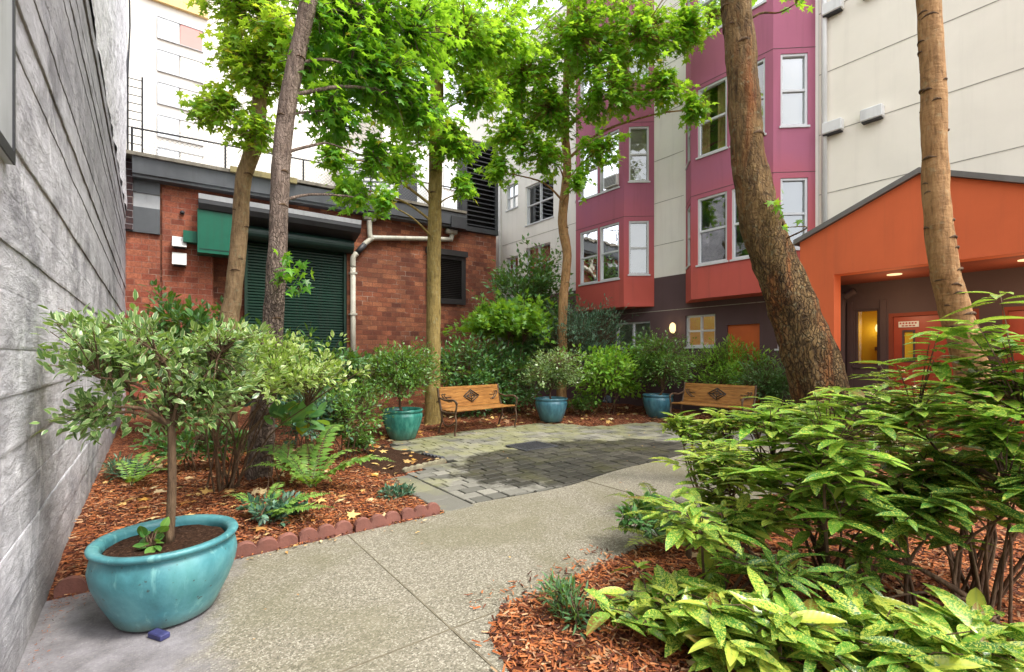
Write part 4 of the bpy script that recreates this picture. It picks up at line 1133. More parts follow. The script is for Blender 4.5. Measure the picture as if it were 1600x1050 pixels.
for (ya, yb) in ((YL, YP_), (YR, YP_)):
    sg = 1 if ya > yb else -1; sl = (ZP-ZE)/abs(YP_-ya); oh = .08
    a = (ya+sg*oh, ZE-sl*oh); b = (yb, ZP)
    vs = []
    for x in (CX-.07, 10.49):
        vs += [(x, a[0], a[1]+.004), (x, b[0], b[1]+.004), (x, b[0], b[1]+.085), (x, a[0], a[1]+.085)]
    mb.add(vs, [(0, 1, 2, 3), (7, 6, 5, 4), (0, 4, 5, 1), (1, 5, 6, 2), (2, 6, 7, 3), (3, 7, 4, 0)])
mb.build('roof_edge', M['roofgrey'], cp)
for (y, x) in ((2.55, 9.75), (1.05, 9.75)):
    mb = MB(); mb.lathe([(.0, -.004), (.085, -.004), (.1, -.012), (.1, .0)], 20, (x, y, ZB)); mb.build('ceiling_light', M['downlight'], cp)
mb = MB(); mb.tube([(10.38, 3.52, 0), (10.38, 3.52, 2.3), (10.38, 3.45, 2.5), (10.38, 3.3, 2.6)], .06, 10, samples=3); mb.build('drain_pipe', M['brown'], A, smooth=True)
mb = MB(); mb.bar(fm, 2.86, 2.95, 0, 2.4, -.03, -.002); mb.bar(fm, 3.38, 3.46, 0, 2.4, -.03, -.002); mb.build('door_post', M['brown'], A)

# ------------------------------------------------------------------ buildings beyond
Tw = thing('white_tower', (3, 46, 0), 'tall white apartment tower rising behind the brick building', 'building')
mb = MB(); mb.box(-4, 13.8, 45, 58, 0, 36); mb.build('wall', M['towerwhite'], Tw)
xL, xR = 0.424, 3.314
for k in range(9):
    z0 = 25.35-2.46*k
    mb = MB(); mb.box(xL, xR-1.6, 44.90, 44.99, z0, z0+1.55); w_ = mb.build('window', M['towerwin'], Tw)
    mb = MB(); mb.box(xL-.05, xR, 44.86, 44.99, z0+1.56, z0+1.61); mb.box(xL-.05, xR, 44.86, 44.99, z0-.05, z0-.01); mb.box(xR-1.62, xR-1.58, 44.88, 44.99, z0, z0+1.55); mb.box(xL-.06, xL-.01, 44.88, 44.99, z0, z0+1.55); mb.build('frame', M['fascia_light'], w_)
    mb = MB(); mb.box(xR-1.5, xR-.1, 44.9, 44.99, z0, z0+1.55); mb.build('side_panel', M['pinkpanel' if k == 0 else 'towerwhite'], w_)
mb = MB(); mb.box(xL-1.1, xR+.3, 44.7, 44.99, 28.0, 28.4); mb.build('cornice', M['toweryellow'], Tw)
mb = MB(); mb.box(xL-1.0, xR+.2, 44.75, 44.99, 28.41, 36.); mb.build('ochre_panel', M['toweryellow'], Tw)
Tb = thing('white_building', (22, 34, 0), 'white building with pale window bays glimpsed behind the tree crowns', 'building')
mb = MB(); mb.box(13.2, 36, 33, 44, 0, 20); mb.build('wall', M['towerwhite'], Tb)
for k in range(6):
    for i in range(6):
        mb = MB(); mb.box(14.5+i*3.6, 16.3+i*3.6, 32.9, 32.99, 3.2+k*2.8, 4.9+k*2.8); mb.build('window', M['towerwin'], Tb)

# ------------------------------------------------------------------ pots
def pot(label, loc, R, Hh, mat, prof, rz=0.):
    root = thing('glazed_pot', loc, label, 'plant pot', rz, 'glazed planters of the courtyard'); ROOT[root] = Matrix.Identity(4)
    mb = MB(); mb.lathe([(r*R, z*Hh) for r, z in prof], 64); mb.build('pot_body', M[mat], root, smooth=True)
    mb = MB(); n = 40; rs = .80*R
    for j in range(9):
        for k in range(n):
            a = 2*PI*k/n; r = rs*(j/8); mb.v.append((r*math.cos(a), r*math.sin(a), Hh*.88 + .015*mnoise.noise(Vector((r*9*math.cos(a), r*9*math.sin(a), loc[0]))) ))
    for j in range(8):
        for k in range(n): mb.f.append((j*n+k, j*n+(k+1) % n, (j+1)*n+(k+1) % n, (j+1)*n+k)); mb.mi.append(0)
    mb.build('soil', M['soil'], root, smooth=True)
    return root
PROF = [(0, .03), (.60, .03), (.64, .0), (.67, .02), (.73, .12), (.86, .34), (.955, .55), (.985, .70), (.96, .82), (.90, .885), (.885, .90), (.93, .91), (.985, .935), (1.0, .965), (.985, .992), (.95, 1.0), (.89, .995), (.85, .975), (.83, .93), (.84, .85)]
PROF2 = [(0, .02), (.58, .02), (.62, .0), (.66, .03), (.80, .30), (.93, .58), (.985, .76), (.965, .85), (.92, .885), (.95, .90), (1., .935), (1.0, .975), (.96, 1.), (.90, .99), (.86, .95), (.86, .85)]
P1 = (.07, 3.24, .012)
pot('large teal glazed pot by the concrete wall, nearest of the pots', P1, .34, .415, 'glaze', PROF)
pot('green glazed pot at the left end of the first bench', (3.39, 7.6, .01), .345, .50, 'glaze_green', PROF2)
pot('blue glazed pot standing between the two benches', (6.75, 7.62, .02), .345, .50, 'glaze_blue', PROF2)
pot('turquoise glazed pot tucked behind the arm of the far right bench', (9.02, 6.62, .03), .335, .52, 'glaze_blue', PROF2)
mb = MB(); mb.box(-.026, .022, -.05, .05, 0, .028, bev=.004)
o = mb.build('wedge_block', M['bluebit']); o.location = (*(0.033, 2.966), .001); o.rotation_euler = (0, 0, .55)
tag(o, 'small blue wedge block under the front of the large teal pot', 'block')

# ------------------------------------------------------------------ benches
def make_bench(label):
    root = thing('garden_bench', (0, 0, 0), label, 'bench', group='slatted garden benches'); Lh = .72
    for sg in (-1, 1):
        mb = MB(); x = sg*(Lh+.02)
        mb.tube([(x, -.20, 0), (x, -.19, .06), (x, -.23, .22), (x, -.20, .36), (x, -.22, .41)], [.024, .018, .016, .018, .02], 8, samples=4)      # front leg
        mb.tube([(x, .27, 0), (x, .25, .08), (x, .18, .25), (x, .20, .40), (x, .27, .62), (x, .31, .83)], [.024, .018, .016, .02, .018, .02], 8, samples=4)   # rear leg + back post
        mb.tube([(x, -.22, .40), (x, 0, .38), (x, .2, .40)], .017, 8, samples=3)
        mb.tube([(x, -.21, .41), (x, -.24, .52), (x, -.20, .60), (x, -.10, .615), (x, .08, .60), (x, .26, .64)], [.016, .016, .019, .02, .018, .016], 8, samples=4)
        mb.tube([(x, -.20, .60), (x, -.25, .58), (x, -.25, .545), (x, -.22, .55)], .012, 6, samples=3)
        mb.tube([(x, -.20, .24), (x, -.05, .16), (x, .1, .17), (x, .18, .26)], .011, 6, samples=4)
        mb.build('side_frame', M['benchiron'], root, smooth=True)
    for k in range(5):
        mb = MB(); y = -.22+k*.098; zz = .415 - .012*math.sin(k/4*PI)
        mb.box(-Lh, Lh, y, y+.075, zz, zz+.026, bev=.006); mb.build('seat_slat', M['benchwood'], root)
    def bk(x, u, off=0.): # backrest coords: u 0..1 up
        return (x, .225+.085*u+off, .455+.36*u)
    mb = MB()
    for (a, b) in ((.86, 1.02), (-.02, .10)):
        mb.box(-Lh, Lh, -.014, .014, a, b, mp=lambda x, y, z: bk(x, z, y), bev=.004)
    mb.box(-Lh, -.36, -.008, .008, .10, .86, mp=lambda x, y, z: bk(x, z, y)); mb.box(.36, Lh, -.008, .008, .10, .86, mp=lambda x, y, z: bk(x, z, y)); mb.box(-.36, .36, -.009, .009, .10, .86, mp=lambda x, y, z: bk(x, z, y))
    bp = mb.build('backrest', M['benchwood'], root)
    mb = MB()
    for (s0, s1) in ((.30, 1), (.17, 1)):
        pts = [(0, .5+s0*1.05), (s0*.62, .5), (0, .5-s0*1.05), (-s0*.62, .5)]
        for i in range(4):
            a, b = pts[i], pts[(i+1) % 4]; mb.tube([bk(a[0], a[1], -.018), bk(b[0], b[1], -.018)], .011, 6)
    mb.tube([bk(0, .81, -.016), bk(0, .19, -.016)], .008, 6); mb.tube([bk(-.18, .5, -.016), bk(.18, .5, -.016)], .008, 6)
    mb.build('diamond_ornament', M['ornament'], bp, smooth=True)
    for sg in (-1, 1):
        mb = MB()
        for k in range(2):
            c0 = sg*(.58-.05*k); pts = [bk(c0-sg*.10*math.cos(t_*.5+1.), .5+.24*math.sin(t_*.55-1.6)*(1-.05*t_), -.014) for t_ in [i*.5 for i in range(13)]]
            mb.tube(pts, .009-.002*k, 6)
        mb.tube([bk(sg*.47, .5, -.014), bk(sg*.60, .5, -.014)], .007, 6)
        mb.build('scroll_ornament', M['ornament'], bp, smooth=True)
    return root
b1 = make_bench('brown slatted bench with diamond back ornament, left of the blue pot')
b1.location = (4.92, 7.56, .008); b1.rotation_euler = (0, 0, math.radians(8))
b2 = copy_tree(b1); b2.location = (8.78, 5.22, .008); b2.rotation_euler = (0, 0, math.radians(-88))
b2['label'] = 'brown slatted bench half hidden behind the glossy shrubs, below the orange door'

# ------------------------------------------------------------------ edging and stones
def edging(label, x0, x1, y, rz, mat, h=.10, sc=3, group='scalloped edging blocks'):
    mb = MB(); Lb = x1-x0; n = sc*8; top = []
    for i in range(n+1):
        u = i/n*sc; fz = abs(math.sin(PI*(u % 1 if u < sc else 1)))**.6 if 0 < i < n else 0.
        top.append((i/n*Lb, h*(.52+.48*fz)))
    for (a, b) in zip(top[:-1], top[1:]):
        mb.quad((a[0], -.025, -.03), (b[0], -.025, -.03), (b[0], -.028, b[1]-.006), (a[0], -.028, a[1]-.006)); mb.quad((a[0], .025, -.03), (b[0], .025, -.03), (b[0], .028, b[1]-.006), (a[0], .028, a[1]-.006))
        mb.quad((a[0], -.028, a[1]-.006), (b[0], -.028, b[1]-.006), (b[0], -.012, b[1]), (a[0], -.012, a[1])); mb.quad((a[0], -.012, a[1]), (b[0], -.012, b[1]), (b[0], .028, b[1]-.006), (a[0], .028, a[1]-.006))
    mb.quad((0, -.025, -.03), (0, -.028, h*.5), (0, .028, h*.5), (0, .025, -.03)); mb.quad((Lb, -.025, -.03), (Lb, -.028, h*.5), (Lb, .028, h*.5), (Lb, .025, -.03))
    o = mb.build('edging_block', M[mat]); o.location = (x0, y, 0); o.rotation_euler = (random.uniform(-.1, .1), 0, rz)
    return tag(o, label, 'edging', group)
lbl = ['red scalloped edging block at the wall end of the left bed', 'red scalloped edging block half hidden by the large teal pot', 'red scalloped edging block just right of the teal pot',
       'red scalloped edging block below the pale fern frond', 'red scalloped edging block in the middle of the bed front', 'red scalloped edging block nearest the paver patio']
for k, (a, b, dy) in enumerate(((-.45, -.03, .0), (.02, .42, .01), (.46, .87, .0), (.885, 1.28, .012), (1.30, 1.68, -.004), (1.70, 2.06, .008))):
    edging(lbl[k], a, b, 3.83+dy, random.uniform(-.015, .015), 'terracotta')
edging('weathered cream scalloped edging along the soil notch by the pavers', 2.42, 3.12, 5.40, .28, 'creamedge', .06, 7)
edging('dark scalloped edging on the far side of the soil notch', 3.14, 3.60, 5.72, 1.75, 'grate', .05, 6)
def stone_(label, c, r, mat, rz=0., flat=.6):
    mb = MB(); vs = []; n = 14; m = 8
    for j in range(m+1):
        for k in range(n):
            th = PI*j/m; ph = 2*PI*k/n; d = Vector((math.sin(th)*math.cos(ph), math.sin(th)*math.sin(ph), math.cos(th)))
            w_ = 1+.45*mnoise.noise(d*1.4+Vector(c)); vs.append((d.x*r[0]*w_, d.y*r[1]*w_, d.z*r[2]*w_))
    mb.add(vs, [(j*n+k, j*n+(k+1) % n, (j+1)*n+(k+1) % n, (j+1)*n+k) for j in range(m) for k in range(n)])
    o = mb.build('garden_stone', M[mat]); o.location = c; o.rotation_euler = (0, 0, rz); return tag(o, label, 'stone', 'garden stones')
stone_('blue grey stone among the shrubs right of the blue pot', (*(10.552, 9.402), .10), (.22, .16, .15), 'stone')
stone_('rounded grey stone left of the turquoise pot', (*(10.855, 8.73), .12), (.2, .2, .2), 'stone', .7)
stone_('flat blue grey stone right of the far bench', (9.75, 4.55, .14), (.30, .45, .12), 'stone', .4)
mb = MB(); mb.box(-.03, .03, -.2, .2, 0, .24, bev=.015); o = mb.build('garden_stone', M['tanstone']); o.location = (9.7, 4.0, .03); o.rotation_euler = (.25, .3, .2); tag(o, 'upright tan stone slab right of the far bench', 'stone', 'garden stones')
# ------------------------------------------------------------------ trees
tree('tree', 'slim pale-barked tree behind, left of the purple-grey trunk, in front of the green cabinet',
     [(*(0.926, 8.681), 0), (0.973, 8.645, 1.859), (1.021, 8.609, 2.308), (1.101, 8.549, 3.245), (1.157, 8.507, 4.153), (1.285, 8.412, 4.651), (1.34, 8.37, 5.15), (1.372, 8.346, 5.748), (1.452, 8.286, 6.746), (1.548, 8.214, 7.643)],
     [.17, .135, .12, .115, .112, .115, .105, .095, .085, .05], 'bark_pale',
     [((1.173, 8.37, 6.724), .7, 900), ((1.291, 8.282, 5.789), .65, 850), ((0.873, 8.345, 5.019), .45, 330), ((0.582, 8.563, 4.923), .22, 90), ((1.294, 8.029, 4.665), .42, 280), ((1.601, 7.799, 6.149), .6, 550), ((1.002, 8.374, 5.924), .4, 300), ((1.584, 7.937, 7.525), .7, 450)],
     'leaf_fresh', .125, scars=22, dens=1.4)
tree('tree', 'purple-grey trunked tree rising from the left mulch bed before the roller door',
     [(*(0.945, 5.903), -.03), (0.951, 5.899, 0.106), (0.985, 5.874, 0.739), (1.052, 5.823, 1.477), (1.097, 5.789, 2.216), (1.126, 5.768, 2.99), (1.148, 5.751, 3.623), (1.216, 5.701, 4.256), (1.328, 5.616, 4.959), (1.418, 5.549, 5.452), (1.603, 5.548, 6.47)],
     [.165, .135, .125, .115, .100, .092, .095, .09, .088, .085, .06], 'bark_grey',
     [((1.876, 5.843, 5.38), .75, 900), ((2.323, 5.757, 4.799), .7, 850), ((1.783, 5.913, 4.223), .42, 380), ((2.665, 5.751, 5.572), .8, 800), ((2.228, 5.829, 3.841), .34, 230), ((2.719, 5.586, 4.531), .5, 420), ((1.454, 5.91, 4.721), .38, 260), ((2.068, 5.949, 3.299), .20, 90), ((1.107, 5.545, 2.187), .07, 18), ((1.259, 5.431, 2.065), .06, 14), ((2.323, 5.757, 6.554), .9, 500), ((1.632, 5.651, 6.49), .6, 300)],
     'leaf_mid', .115, scars=20, dens=1.4)
tree('tree', 'straight olive-barked tree behind the first bench in front of the brick wall',
     [(*(4.447, 8.54), 0), (4.447, 8.54, 0.339), (4.457, 8.532, 1.349), (4.467, 8.525, 3.371), (4.497, 8.502, 5.266), (4.528, 8.479, 7.666), (4.548, 8.464, 9.814)],
     [.20, .15, .14, .135, .13, .12, .08], 'bark_olive',
     [((4.578, 7.567, 7.321), 1., 950), ((3.782, 8.163, 5.683), .75, 560), ((4.441, 7.795, 5.317), .55, 420), ((4.601, 7.674, 4.477), .26, 150), ((3.559, 8.081, 4.762), .42, 280), ((3.175, 7.869, 3.952), .24, 130), ((4.251, 8.062, 8.772), 1.2, 600), ((4.921, 7.559, 6.259), .6, 420), ((5.34, 7.745, 7.6), .9, 700), ((3.033, 8.725, 6.502), .9, 500), ((2.652, 8.261, 4.191), .3, 150), ((2.477, 8.392, 4.737), .35, 180)],
     'leaf_lime', .13, scars=16, dens=1.8)
tree('tree', 'thin kinked tree with bright green crown beside the blue pot',
     [(*(8.047, 8.715), 0), (8.047, 8.715, 0.082), (8.059, 8.706, 1.337), (8.084, 8.687, 2.749), (8.16, 8.63, 3.848), (8.072, 8.696, 4.711), (8.16, 8.63, 6.045), (8.122, 8.659, 6.908), (8.078, 8.567, 8.184), (8.001, 8.374, 9.903), (7.992, 8.256, 11.648)],
     [.17, .13, .12, .11, .11, .115, .105, .10, .08, .06, .04], 'bark_tan',
     [((6.652, 8.511, 7.662), 1.1, 1150), ((7.488, 7.634, 8.391), 1.2, 1300), ((8.453, 6.66, 8.329), 1.1, 1050), ((8.087, 7.06, 7.209), .85, 700), ((6.48, 8.64, 6.297), .75, 560), ((7.054, 8.209, 5.866), .55, 330), ((8.67, 6.248, 7.11), .65, 430), ((9, 5.75, 6.506), .36, 190), ((7.882, 7.338, 5.925), .6, 280), ((6.25, 8.812, 5.536), .4, 190), ((7.473, 7.52, 5.184), .36, 120), ((9.104, 5.922, 8.331), .6, 420), ((7.236, 8.198, 6.995), .8, 600), ((6.825, 8.381, 10.247), 1.2, 600), ((8.311, 6.892, 10.141), 1.2, 600)],
     'leaf_lime', .14, scars=10, dens=1.9)
tree('tree', 'big leaning tree with deeply furrowed brown trunk in front of the bay windows',
     [(*(5.755, 1.934), -.05), (5.713, 1.965, 0.177), (5.596, 2.053, 0.841), (5.479, 2.141, 1.373), (5.266, 2.301, 2.105), (5.074, 2.444, 2.77), (4.973, 2.52, 3.368), (4.936, 2.548, 3.966), (4.904, 2.572, 4.498), (4.862, 2.604, 5.097), (4.824, 2.632, 5.895), (4.755, 2.684, 6.826)],
     [.37, .30, .27, .25, .215, .19, .165, .155, .15, .145, .13, .10], 'bark_big',
     [((5.249, 2.188, 4.984), .14, 40), ((4.951, 2.187, 2.655), .035, 9), ((4.489, 2.883, 6.028), .5, 160), ((4.755, 2.684, 6.826), .6, 260)],
     'leaf_lime', .11, seg=36, jit=.13, scars=14)
tree('tree', 'tan ringed tree trunk standing before the orange canopy at right',
     [(*(6.281, 0.914), -.05), (6.195, 0.979, 0.897), (6.123, 1.033, 1.376), (6.041, 1.094, 1.735), (5.946, 1.166, 2.154), (5.884, 1.212, 2.693), (5.864, 1.227, 3.351), (5.845, 1.241, 4.069), (5.812, 1.266, 4.727), (5.773, 1.295, 5.505), (5.745, 1.316, 6.283)],
     [.17, .135, .128, .122, .112, .104, .098, .094, .09, .08, .06], 'bark_tan',
     [((5.716, 1.338, 6.103), .4, 160)], 'leaf_lime', .13, seg=24, scars=60)

# ------------------------------------------------------------------ potted plants
T_S3 = tmpl_long(.23, 3, .16, .06)
shrub('potted_shrub', 'small variegated tree with flat wide crown growing in the large teal pot', 'shrub', (.08, 3.25, .36), (-0.023, 3.329, 1.308), (.72, .48, .40), 400, 10, .058, T_S3, 'vari',
      clumps=20, sig=.12, stems=12, stem_r=.021, trunk_to=(0.089, 3.208, 1.02), spread=.07, upb=.6, lump=.5, twig_r=.0028, bot=-.85, clip=lambda q: q.x > -.42)
shrub('potted_shrub', 'dense green shrub growing in the green glazed pot', 'shrub', (3.39, 7.6, .44), (3.309, 7.643, 1.109), (.70, .70, .46), 460, 11, .068, T_SMALL, 'boxgreen', stems=8, stem_r=.022, trunk_to=(3.352, 7.611, 0.657), spread=.1, bot=-.55)
shrub('potted_shrub', 'upright green shrub growing in the blue glazed pot', 'shrub', (6.75, 7.62, .46), (6.814, 7.639, 1.074), (.62, .62, .48), 360, 10, .075, T_SMALL, 'vari', stems=8, stem_r=.02, trunk_to=(6.771, 7.672, 0.64), spread=.12, bot=-.55)
shrub('potted_shrub', 'rounded green shrub growing in the turquoise pot behind the far bench', 'shrub', (9.02, 6.62, .48), (9.106, 6.545, 1.172), (.62, .62, .60), 420, 10, .075, T_SMALL, 'boxgreen', stems=8, stem_r=.022, trunk_to=(9.106, 6.545, 0.632), spread=.12, bot=-.6)
shrub('potted_sprout', 'small leafy seedling in the soil of the large teal pot', 'plant', (.02, 3.22, .37), (-.01, 3.2, .42), (.10, .06, .05), 7, 3, .06, T_ROUND, 'boxgreen', stems=3, stem_r=.003, spread=.02, bot=-.2)

# ------------------------------------------------------------------ left bed
g = 'shrubs of the courtyard beds'
p = (0.593, 5.564)
shrub('shrub', 'pale yellow-green bush on many bare stems behind the large teal pot', 'shrub', (p[0], p[1], .02), (0.809, 5.018, 1.238), (.62, .6, .36), 360, 11, .07, T_S3, 'vari_pale', stems=20, stem_r=.011, spread=.10, upb=.8, group=g, bot=-.5)
def ground_shrub(label, c, r, tw, per, leaf, tm, mat, cat='shrub', name='shrub', **k):
    return shrub(name, label, cat, (c[0], c[1], .0), c, r, tw, per, leaf, tm, mat, group=k.pop('group', g), **k)
ground_shrub('dark broad-leaved bush against the foot of the slim pale tree', (0.881, 8.839, 1.511), (.75, .6, .62), 150, 9, .15, T_WIDE, 'darkgreen', spread=.14)
ground_shrub('deep green bush in front of the roller door', (1.659, 7.381, 1.226), (.55, .5, .62), 190, 9, .12, T_WIDE, 'darkgreen', spread=.14)
ground_shrub('rounded dark small-leaved bush at the back right of the left bed', (1.985, 6.261, 0.666), (.46, .46, .40), 330, 10, .06, T_SMALL, 'boxgreen', spread=.09, bot=-.9)
ground_shrub('blue-green spreading bush beside the broad leaves', (1.594, 6.179, 0.741), (.36, .36, .34), 200, 9, .07, T_SMALL, 'bluegreen', spread=.09, bot=-.9)
ground_shrub('plant with large rounded leaves above the fern', (1.335, 5.374, 0.83), (.24, .2, .22), 9, 4, .18, T_ROUND, 'hosta', 'plant', 'broad_leaf_plant', stems=6, stem_r=.007, spread=.05, upb=1.2, group=None)
ground_shrub('large rounded leaves right behind the purple-grey trunk', (0.945, 5.166, 0.812), (.2, .15, .12), 6, 4, .16, T_ROUND, 'hosta', 'plant', 'broad_leaf_plant', stems=4, stem_r=.007, spread=.05, upb=1.2, group=None)
fern('fern', 'arching green fern in the middle of the left bed', (*(1.273, 5.054), .05), [(.75, .75, .85), (-.62, .95, .46), (2.3, .72, .62), (1.4, .65, .55), (3.0, .66, .44), (-1.4, .5, .26), (.05, .6, .5), (2.7, .72, .62), (-2.2, .5, .3)], 'fern')
fern('fern', 'low pale fern frond lying by the red edging', (*(0.766, 4.373), .06), [(-.65, .62, .12), (-.2, .6, .2), (2.4, .45, .25), (1., .4, .3), (-1.3, .4, .14)], 'fern')
ground_shrub('low dark leafy ground plant left of the pale fern frond', (0.804, 4.397, 0.102), (.22, .2, .13), 70, 8, .07, T_S3, 'bluegreen', 'plant', 'low_plant', spread=.05, bot=-.4, group=None)
ground_shrub('tiny grey-green plant at the paver corner of the left bed', (1.981, 4.452, -0.015), (.18, .16, .08), 60, 8, .05, T_S3, 'bluegreen', 'plant', 'low_plant', spread=.04, bot=-.3, group=None)
ground_shrub('pale bluish plant at the foot of the concrete wall', (-0.243, 6.683, 0.162), (.22, .25, .14), 80, 8, .07, T_NARROW, 'bluegreen', 'plant', 'low_plant', spread=.05, bot=-.4, group=None, clip=lambda q: q.x > -.42)
ground_shrub('small green plant beside the pot stems in the left bed', (0.935, 6.674, 0.349), (.2, .2, .16), 60, 8, .07, T_S3, 'darkgreen', 'plant', 'low_plant', spread=.05, bot=-.4, group=None)
ground_shrub('low green plants between the left bed bush and the green pot', (2.275, 6.544, 0.224), (.22, .2, .14), 80, 8, .06, T_S3, 'boxgreen', 'plant', 'low_plant', spread=.05, bot=-.4, group=None)
ground_shrub('tall leafy bush filling the corner of concrete and brick walls', (0.238, 10.572, 1.64), (.8, .6, .75), 260, 9, .13, T_WIDE, 'boxgreen', spread=.16, bot=-.95, clip=lambda q: q.x > -.3)
ground_shrub('dark glossy bush behind the downpipe foot', (2.598, 8.801, 1.068), (.8, .5, .55), 260, 9, .12, T_WIDE, 'darkgreen', spread=.16, bot=-.95)
ground_shrub('low dark bush under the pale stemmed bush', (0.381, 6.714, 0.402), (.5, .3, .24), 110, 8, .08, T_S3, 'darkgreen', spread=.08, bot=-.8)
fern('fern', 'green fern near the concrete wall behind the large pot', (*(-0.162, 6.271), .04), [(.3, .5, .36), (1.2, .5, .42), (-.6, .5, .26), (2., .42, .34), (-1.4, .4, .22)], 'fern')
fern('fern', 'dark fern at the foot of the purple-grey trunk', (*(1.239, 6.034), .04), [(.3, .5, .4), (1.2, .5, .45), (-.6, .55, .3), (2.4, .45, .4), (-1.5, .45, .24)], 'fern')
# ------------------------------------------------------------------ back beds
ground_shrub('wide dark bush behind the left end of the first bench', (5.627, 9.03, 0.991), (1.0, .6, .95), 560, 9, .11, T_SMALL, 'darkgreen', spread=.16, bot=-.9)
ground_shrub('dark bush behind the green pot shrub and brick wall', (3.585, 10.311, 0.93), (.9, .6, .5), 330, 9, .10, T_SMALL, 'boxgreen', spread=.16, bot=-.9)
shrub('maple_shrub', 'feathery lime maple shrub in front of the brick corner', 'shrub', (*(6.84, 9.12), 0), (6.743, 9.193, 2.173), (1.05, .9, .5), 380, 9, .13, T_MAPLE, 'japmaple', stems=7, stem_r=.03, spread=.16, upb=.9, group=g, bot=-.3)
ground_shrub('tall pointed dark evergreen before the white wall', (8.313, 10.265, 2.734), (1.05, .9, 1.7), 800, 9, .16, T_SMALL, 'darkgreen', spread=.22, bot=-.95, lump=.7)
ground_shrub('dense dark bush low behind the blue pot', (6.72, 8.96, 0.894), (.9, .6, .8), 420, 9, .10, T_SMALL, 'darkgreen', spread=.14, bot=-.9)
ground_shrub('blue-green bush under the far bay window', (8.813, 8.641, 1.903), (1.2, .7, .8), 520, 9, .11, T_NARROW, 'bluegreen', spread=.18, bot=-.95)
ground_shrub('lime green bush between the two planters', (8.414, 7.44, 1.049), (.85, .6, .62), 380, 9, .12, T_SMALL, 'limeshrub', spread=.16, bot=-.7)
ground_shrub('green bush behind the turquoise pot below the lit lamp', (9.653, 7.51, 1.337), (.65, .5, .62), 260, 9, .10, T_SMALL, 'boxgreen', spread=.16, bot=-.9)
ground_shrub('low bush at the bend of the back bed', (7.839, 7.746, 0.356), (.35, .3, .2), 130, 8, .07, T_SMALL, 'boxgreen', 'plant', 'low_plant', spread=.09, bot=-.5, group=None)
ground_shrub('green layered bush hiding the orange door', (10.194, 5.604, 1.132), (.5, .85, .62), 420, 9, .11, T_NARROW, 'limeshrub', spread=.16, bot=-.9, clip=lambda q: q.x < 10.35)
ground_shrub('dark green bush between the far bench and the leaning trunk', (9.896, 4.578, 0.966), (.45, .7, .52), 330, 9, .10, T_NARROW, 'darkgreen', spread=.15, bot=-.9, clip=lambda q: q.x < 10.3)
# ------------------------------------------------------------------ right bed
ga = 'spotted laurel shrubs of the right bed'
def auc(label, c, r, tw, leaf=.185, mat='aucuba', per=7, st=6, **k):
    return shrub('spotted_laurel', label, 'shrub', (c[0], c[1], .02), c, r, tw, per, leaf, T_A, mat, stems=st, stem_r=.011, spread=.05, shell=.5, upb=.9, group=ga, whorl=True, twig_r=.0035, bot=k.pop('bot', -.9), dropz=.05, sig=k.pop('sig', .2), **k)
T_A = tmpl_long(.15, 6, .17, .045)
auc('yellow-spotted laurel spreading low at the very front of the right bed', (1.998, 1.439, 0.153), (.38, .26, .12), 46, .20, clumps=12, sig=.30)
auc('spotted laurel with broad leaves at the bottom centre right', (2.091, 0.994, 0.231), (.30, .26, .13), 38, .20, clumps=12, sig=.30)
auc('spotted laurel with yellow-centred leaf at the bottom right', (2.312, 0.641, 0.266), (.28, .24, .13), 32, .20, clumps=12, sig=.30)
auc('spotted laurel cut by the bottom right corner', (2.596, 0.366, 0.234), (.26, .24, .13), 26, .20, clumps=12, sig=.30)
auc('spotted laurel with horizontal leaves around the cut stump', (2.568, 1.449, 0.524), (.44, .28, .17), 44, .19, lift=(-.02, .17, .12, .2))
auc('tall glossy spotted laurel at the centre of the right bed', (3.113, 1.103, 0.793), (.62, .42, .50), 104, .205, 'aucuba_c', per=8, st=14, clumps=22, lift=(-.03, .15, .10, .16))
auc('tallest glossy laurel at the right edge before the canopy', (3.579, 0.566, 1.058), (.44, .44, .54), 110, .21, 'aucuba_c', per=8, st=14, clumps=22, lift=(-.03, .15, .10, .16))
auc('pale spotted laurel overhanging the path beside the far bench', (3.234, 1.825, 0.591), (.46, .34, .30), 70, .18, lift=(-.02, .17, .12, .2))
auc('light feathery laurel hiding the seat of the far bench', (3.883, 2.338, 0.735), (.40, .3, .20), 60, .15)
auc('dark leaved laurel low at the right edge', (3.24, 0.445, 0.807), (.34, .3, .24), 40, .19, 'aucuba_b')
auc('deep green laurel in shade under the tallest laurel', (3.275, 0.794, 0.626), (.50, .34, .30), 60, .19, 'aucuba_b', lift=(-.02, .17, .12, .2))
auc('shaded laurel between the leaning trunk and the tan trunk', (4.953, 1.285, 0.953), (.7, .5, .55), 60, .19, 'aucuba_b', st=8, lift=(-.02, .17, .12, .2))
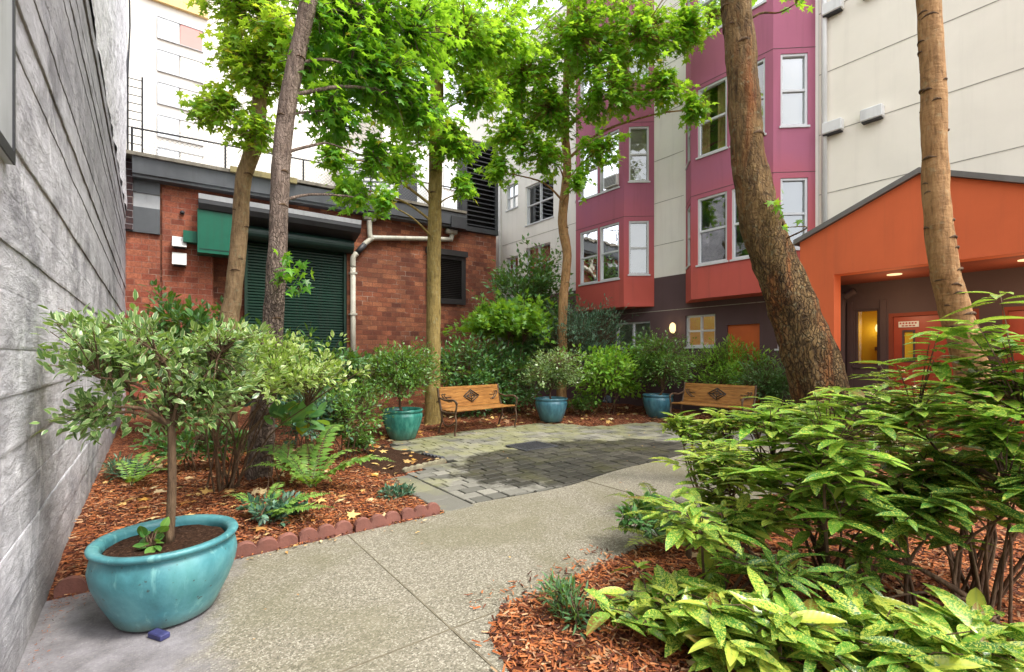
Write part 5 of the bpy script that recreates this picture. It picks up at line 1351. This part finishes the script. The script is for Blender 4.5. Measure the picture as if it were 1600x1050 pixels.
auc('glossy laurel at the foot of the leaning trunk', (4.186, 1.735, 0.861), (.6, .4, .42), 64, .18, 'aucuba_b', st=7, lift=(-.02, .17, .12, .2))
auc('small shaded laurel seedling between the front leaves and the stump', (2.5, 1.125, 0.366), (.26, .2, .10), 15, .14, 'aucuba_b')
auc('small dark laurel seedling on the mulch right of the stump', (2.91, 0.943, 0.356), (.28, .2, .10), 14, .15, 'aucuba_b')
shrub('low_plant', 'small blue-green feathery plant at the tip of the right mulch bed', 'plant', (*(1.739, 1.82), .02), (1.734, 1.824, 0.074), (.15, .13, .11), 60, 8, .06, T_NARROW, 'nandina', stems=6, stem_r=.004, spread=.05, bot=-.4)
shrub('low_plant', 'dark leafy seedling beside the brown fern at the path edge', 'plant', (*(3.027, 2.447), .02), (2.845, 2.241, 0.264), (.2, .15, .14), 45, 7, .07, T_S3, 'darkgreen', stems=5, stem_r=.004, spread=.05, bot=-.4)
fern('fern', 'browning fern leaning over the path edge on the right', (*(2.924, 2.107), .05), [(2.6, .5, .16), (3.2, .5, .12), (1.9, .5, .42), (1.1, .45, .5), (2.2, .45, .3), (3.9, .4, .16), (.4, .4, .3)], 'fern_dry')
mb = MB(); b = (*(2.9, 1.887), 0); mb.tube([(b[0], b[1], -.03), (b[0]+.01, b[1], .16), (b[0]-.005, b[1]+.01, .30)], [.022, .02, .019], 10, jit=.2, jfreq=20, samples=4)
tag(mb.build('cut_stump', M['stem'], smooth=True), 'short cut brown stump standing in the right mulch bed', 'stump')
mb = MB()
mb.tube([(*(3.313, 0.39), .02), (3.142, 0.519, 0.226), (3.074, 0.694, 0.334), (3.069, 0.823, 0.356)], [.016, .014, .011, .006], 8, jit=.15, jfreq=16, samples=5)
mb.tube([(3.142, 0.519, 0.226), (2.97, 0.647, 0.271), (2.799, 0.776, 0.241)], [.009, .007, .004], 6, jit=.15, jfreq=16, samples=4)
tag(mb.build('bare_branch', M['stem'], smooth=True), 'bare sprawling brown branch low over the mulch at right', 'branch')
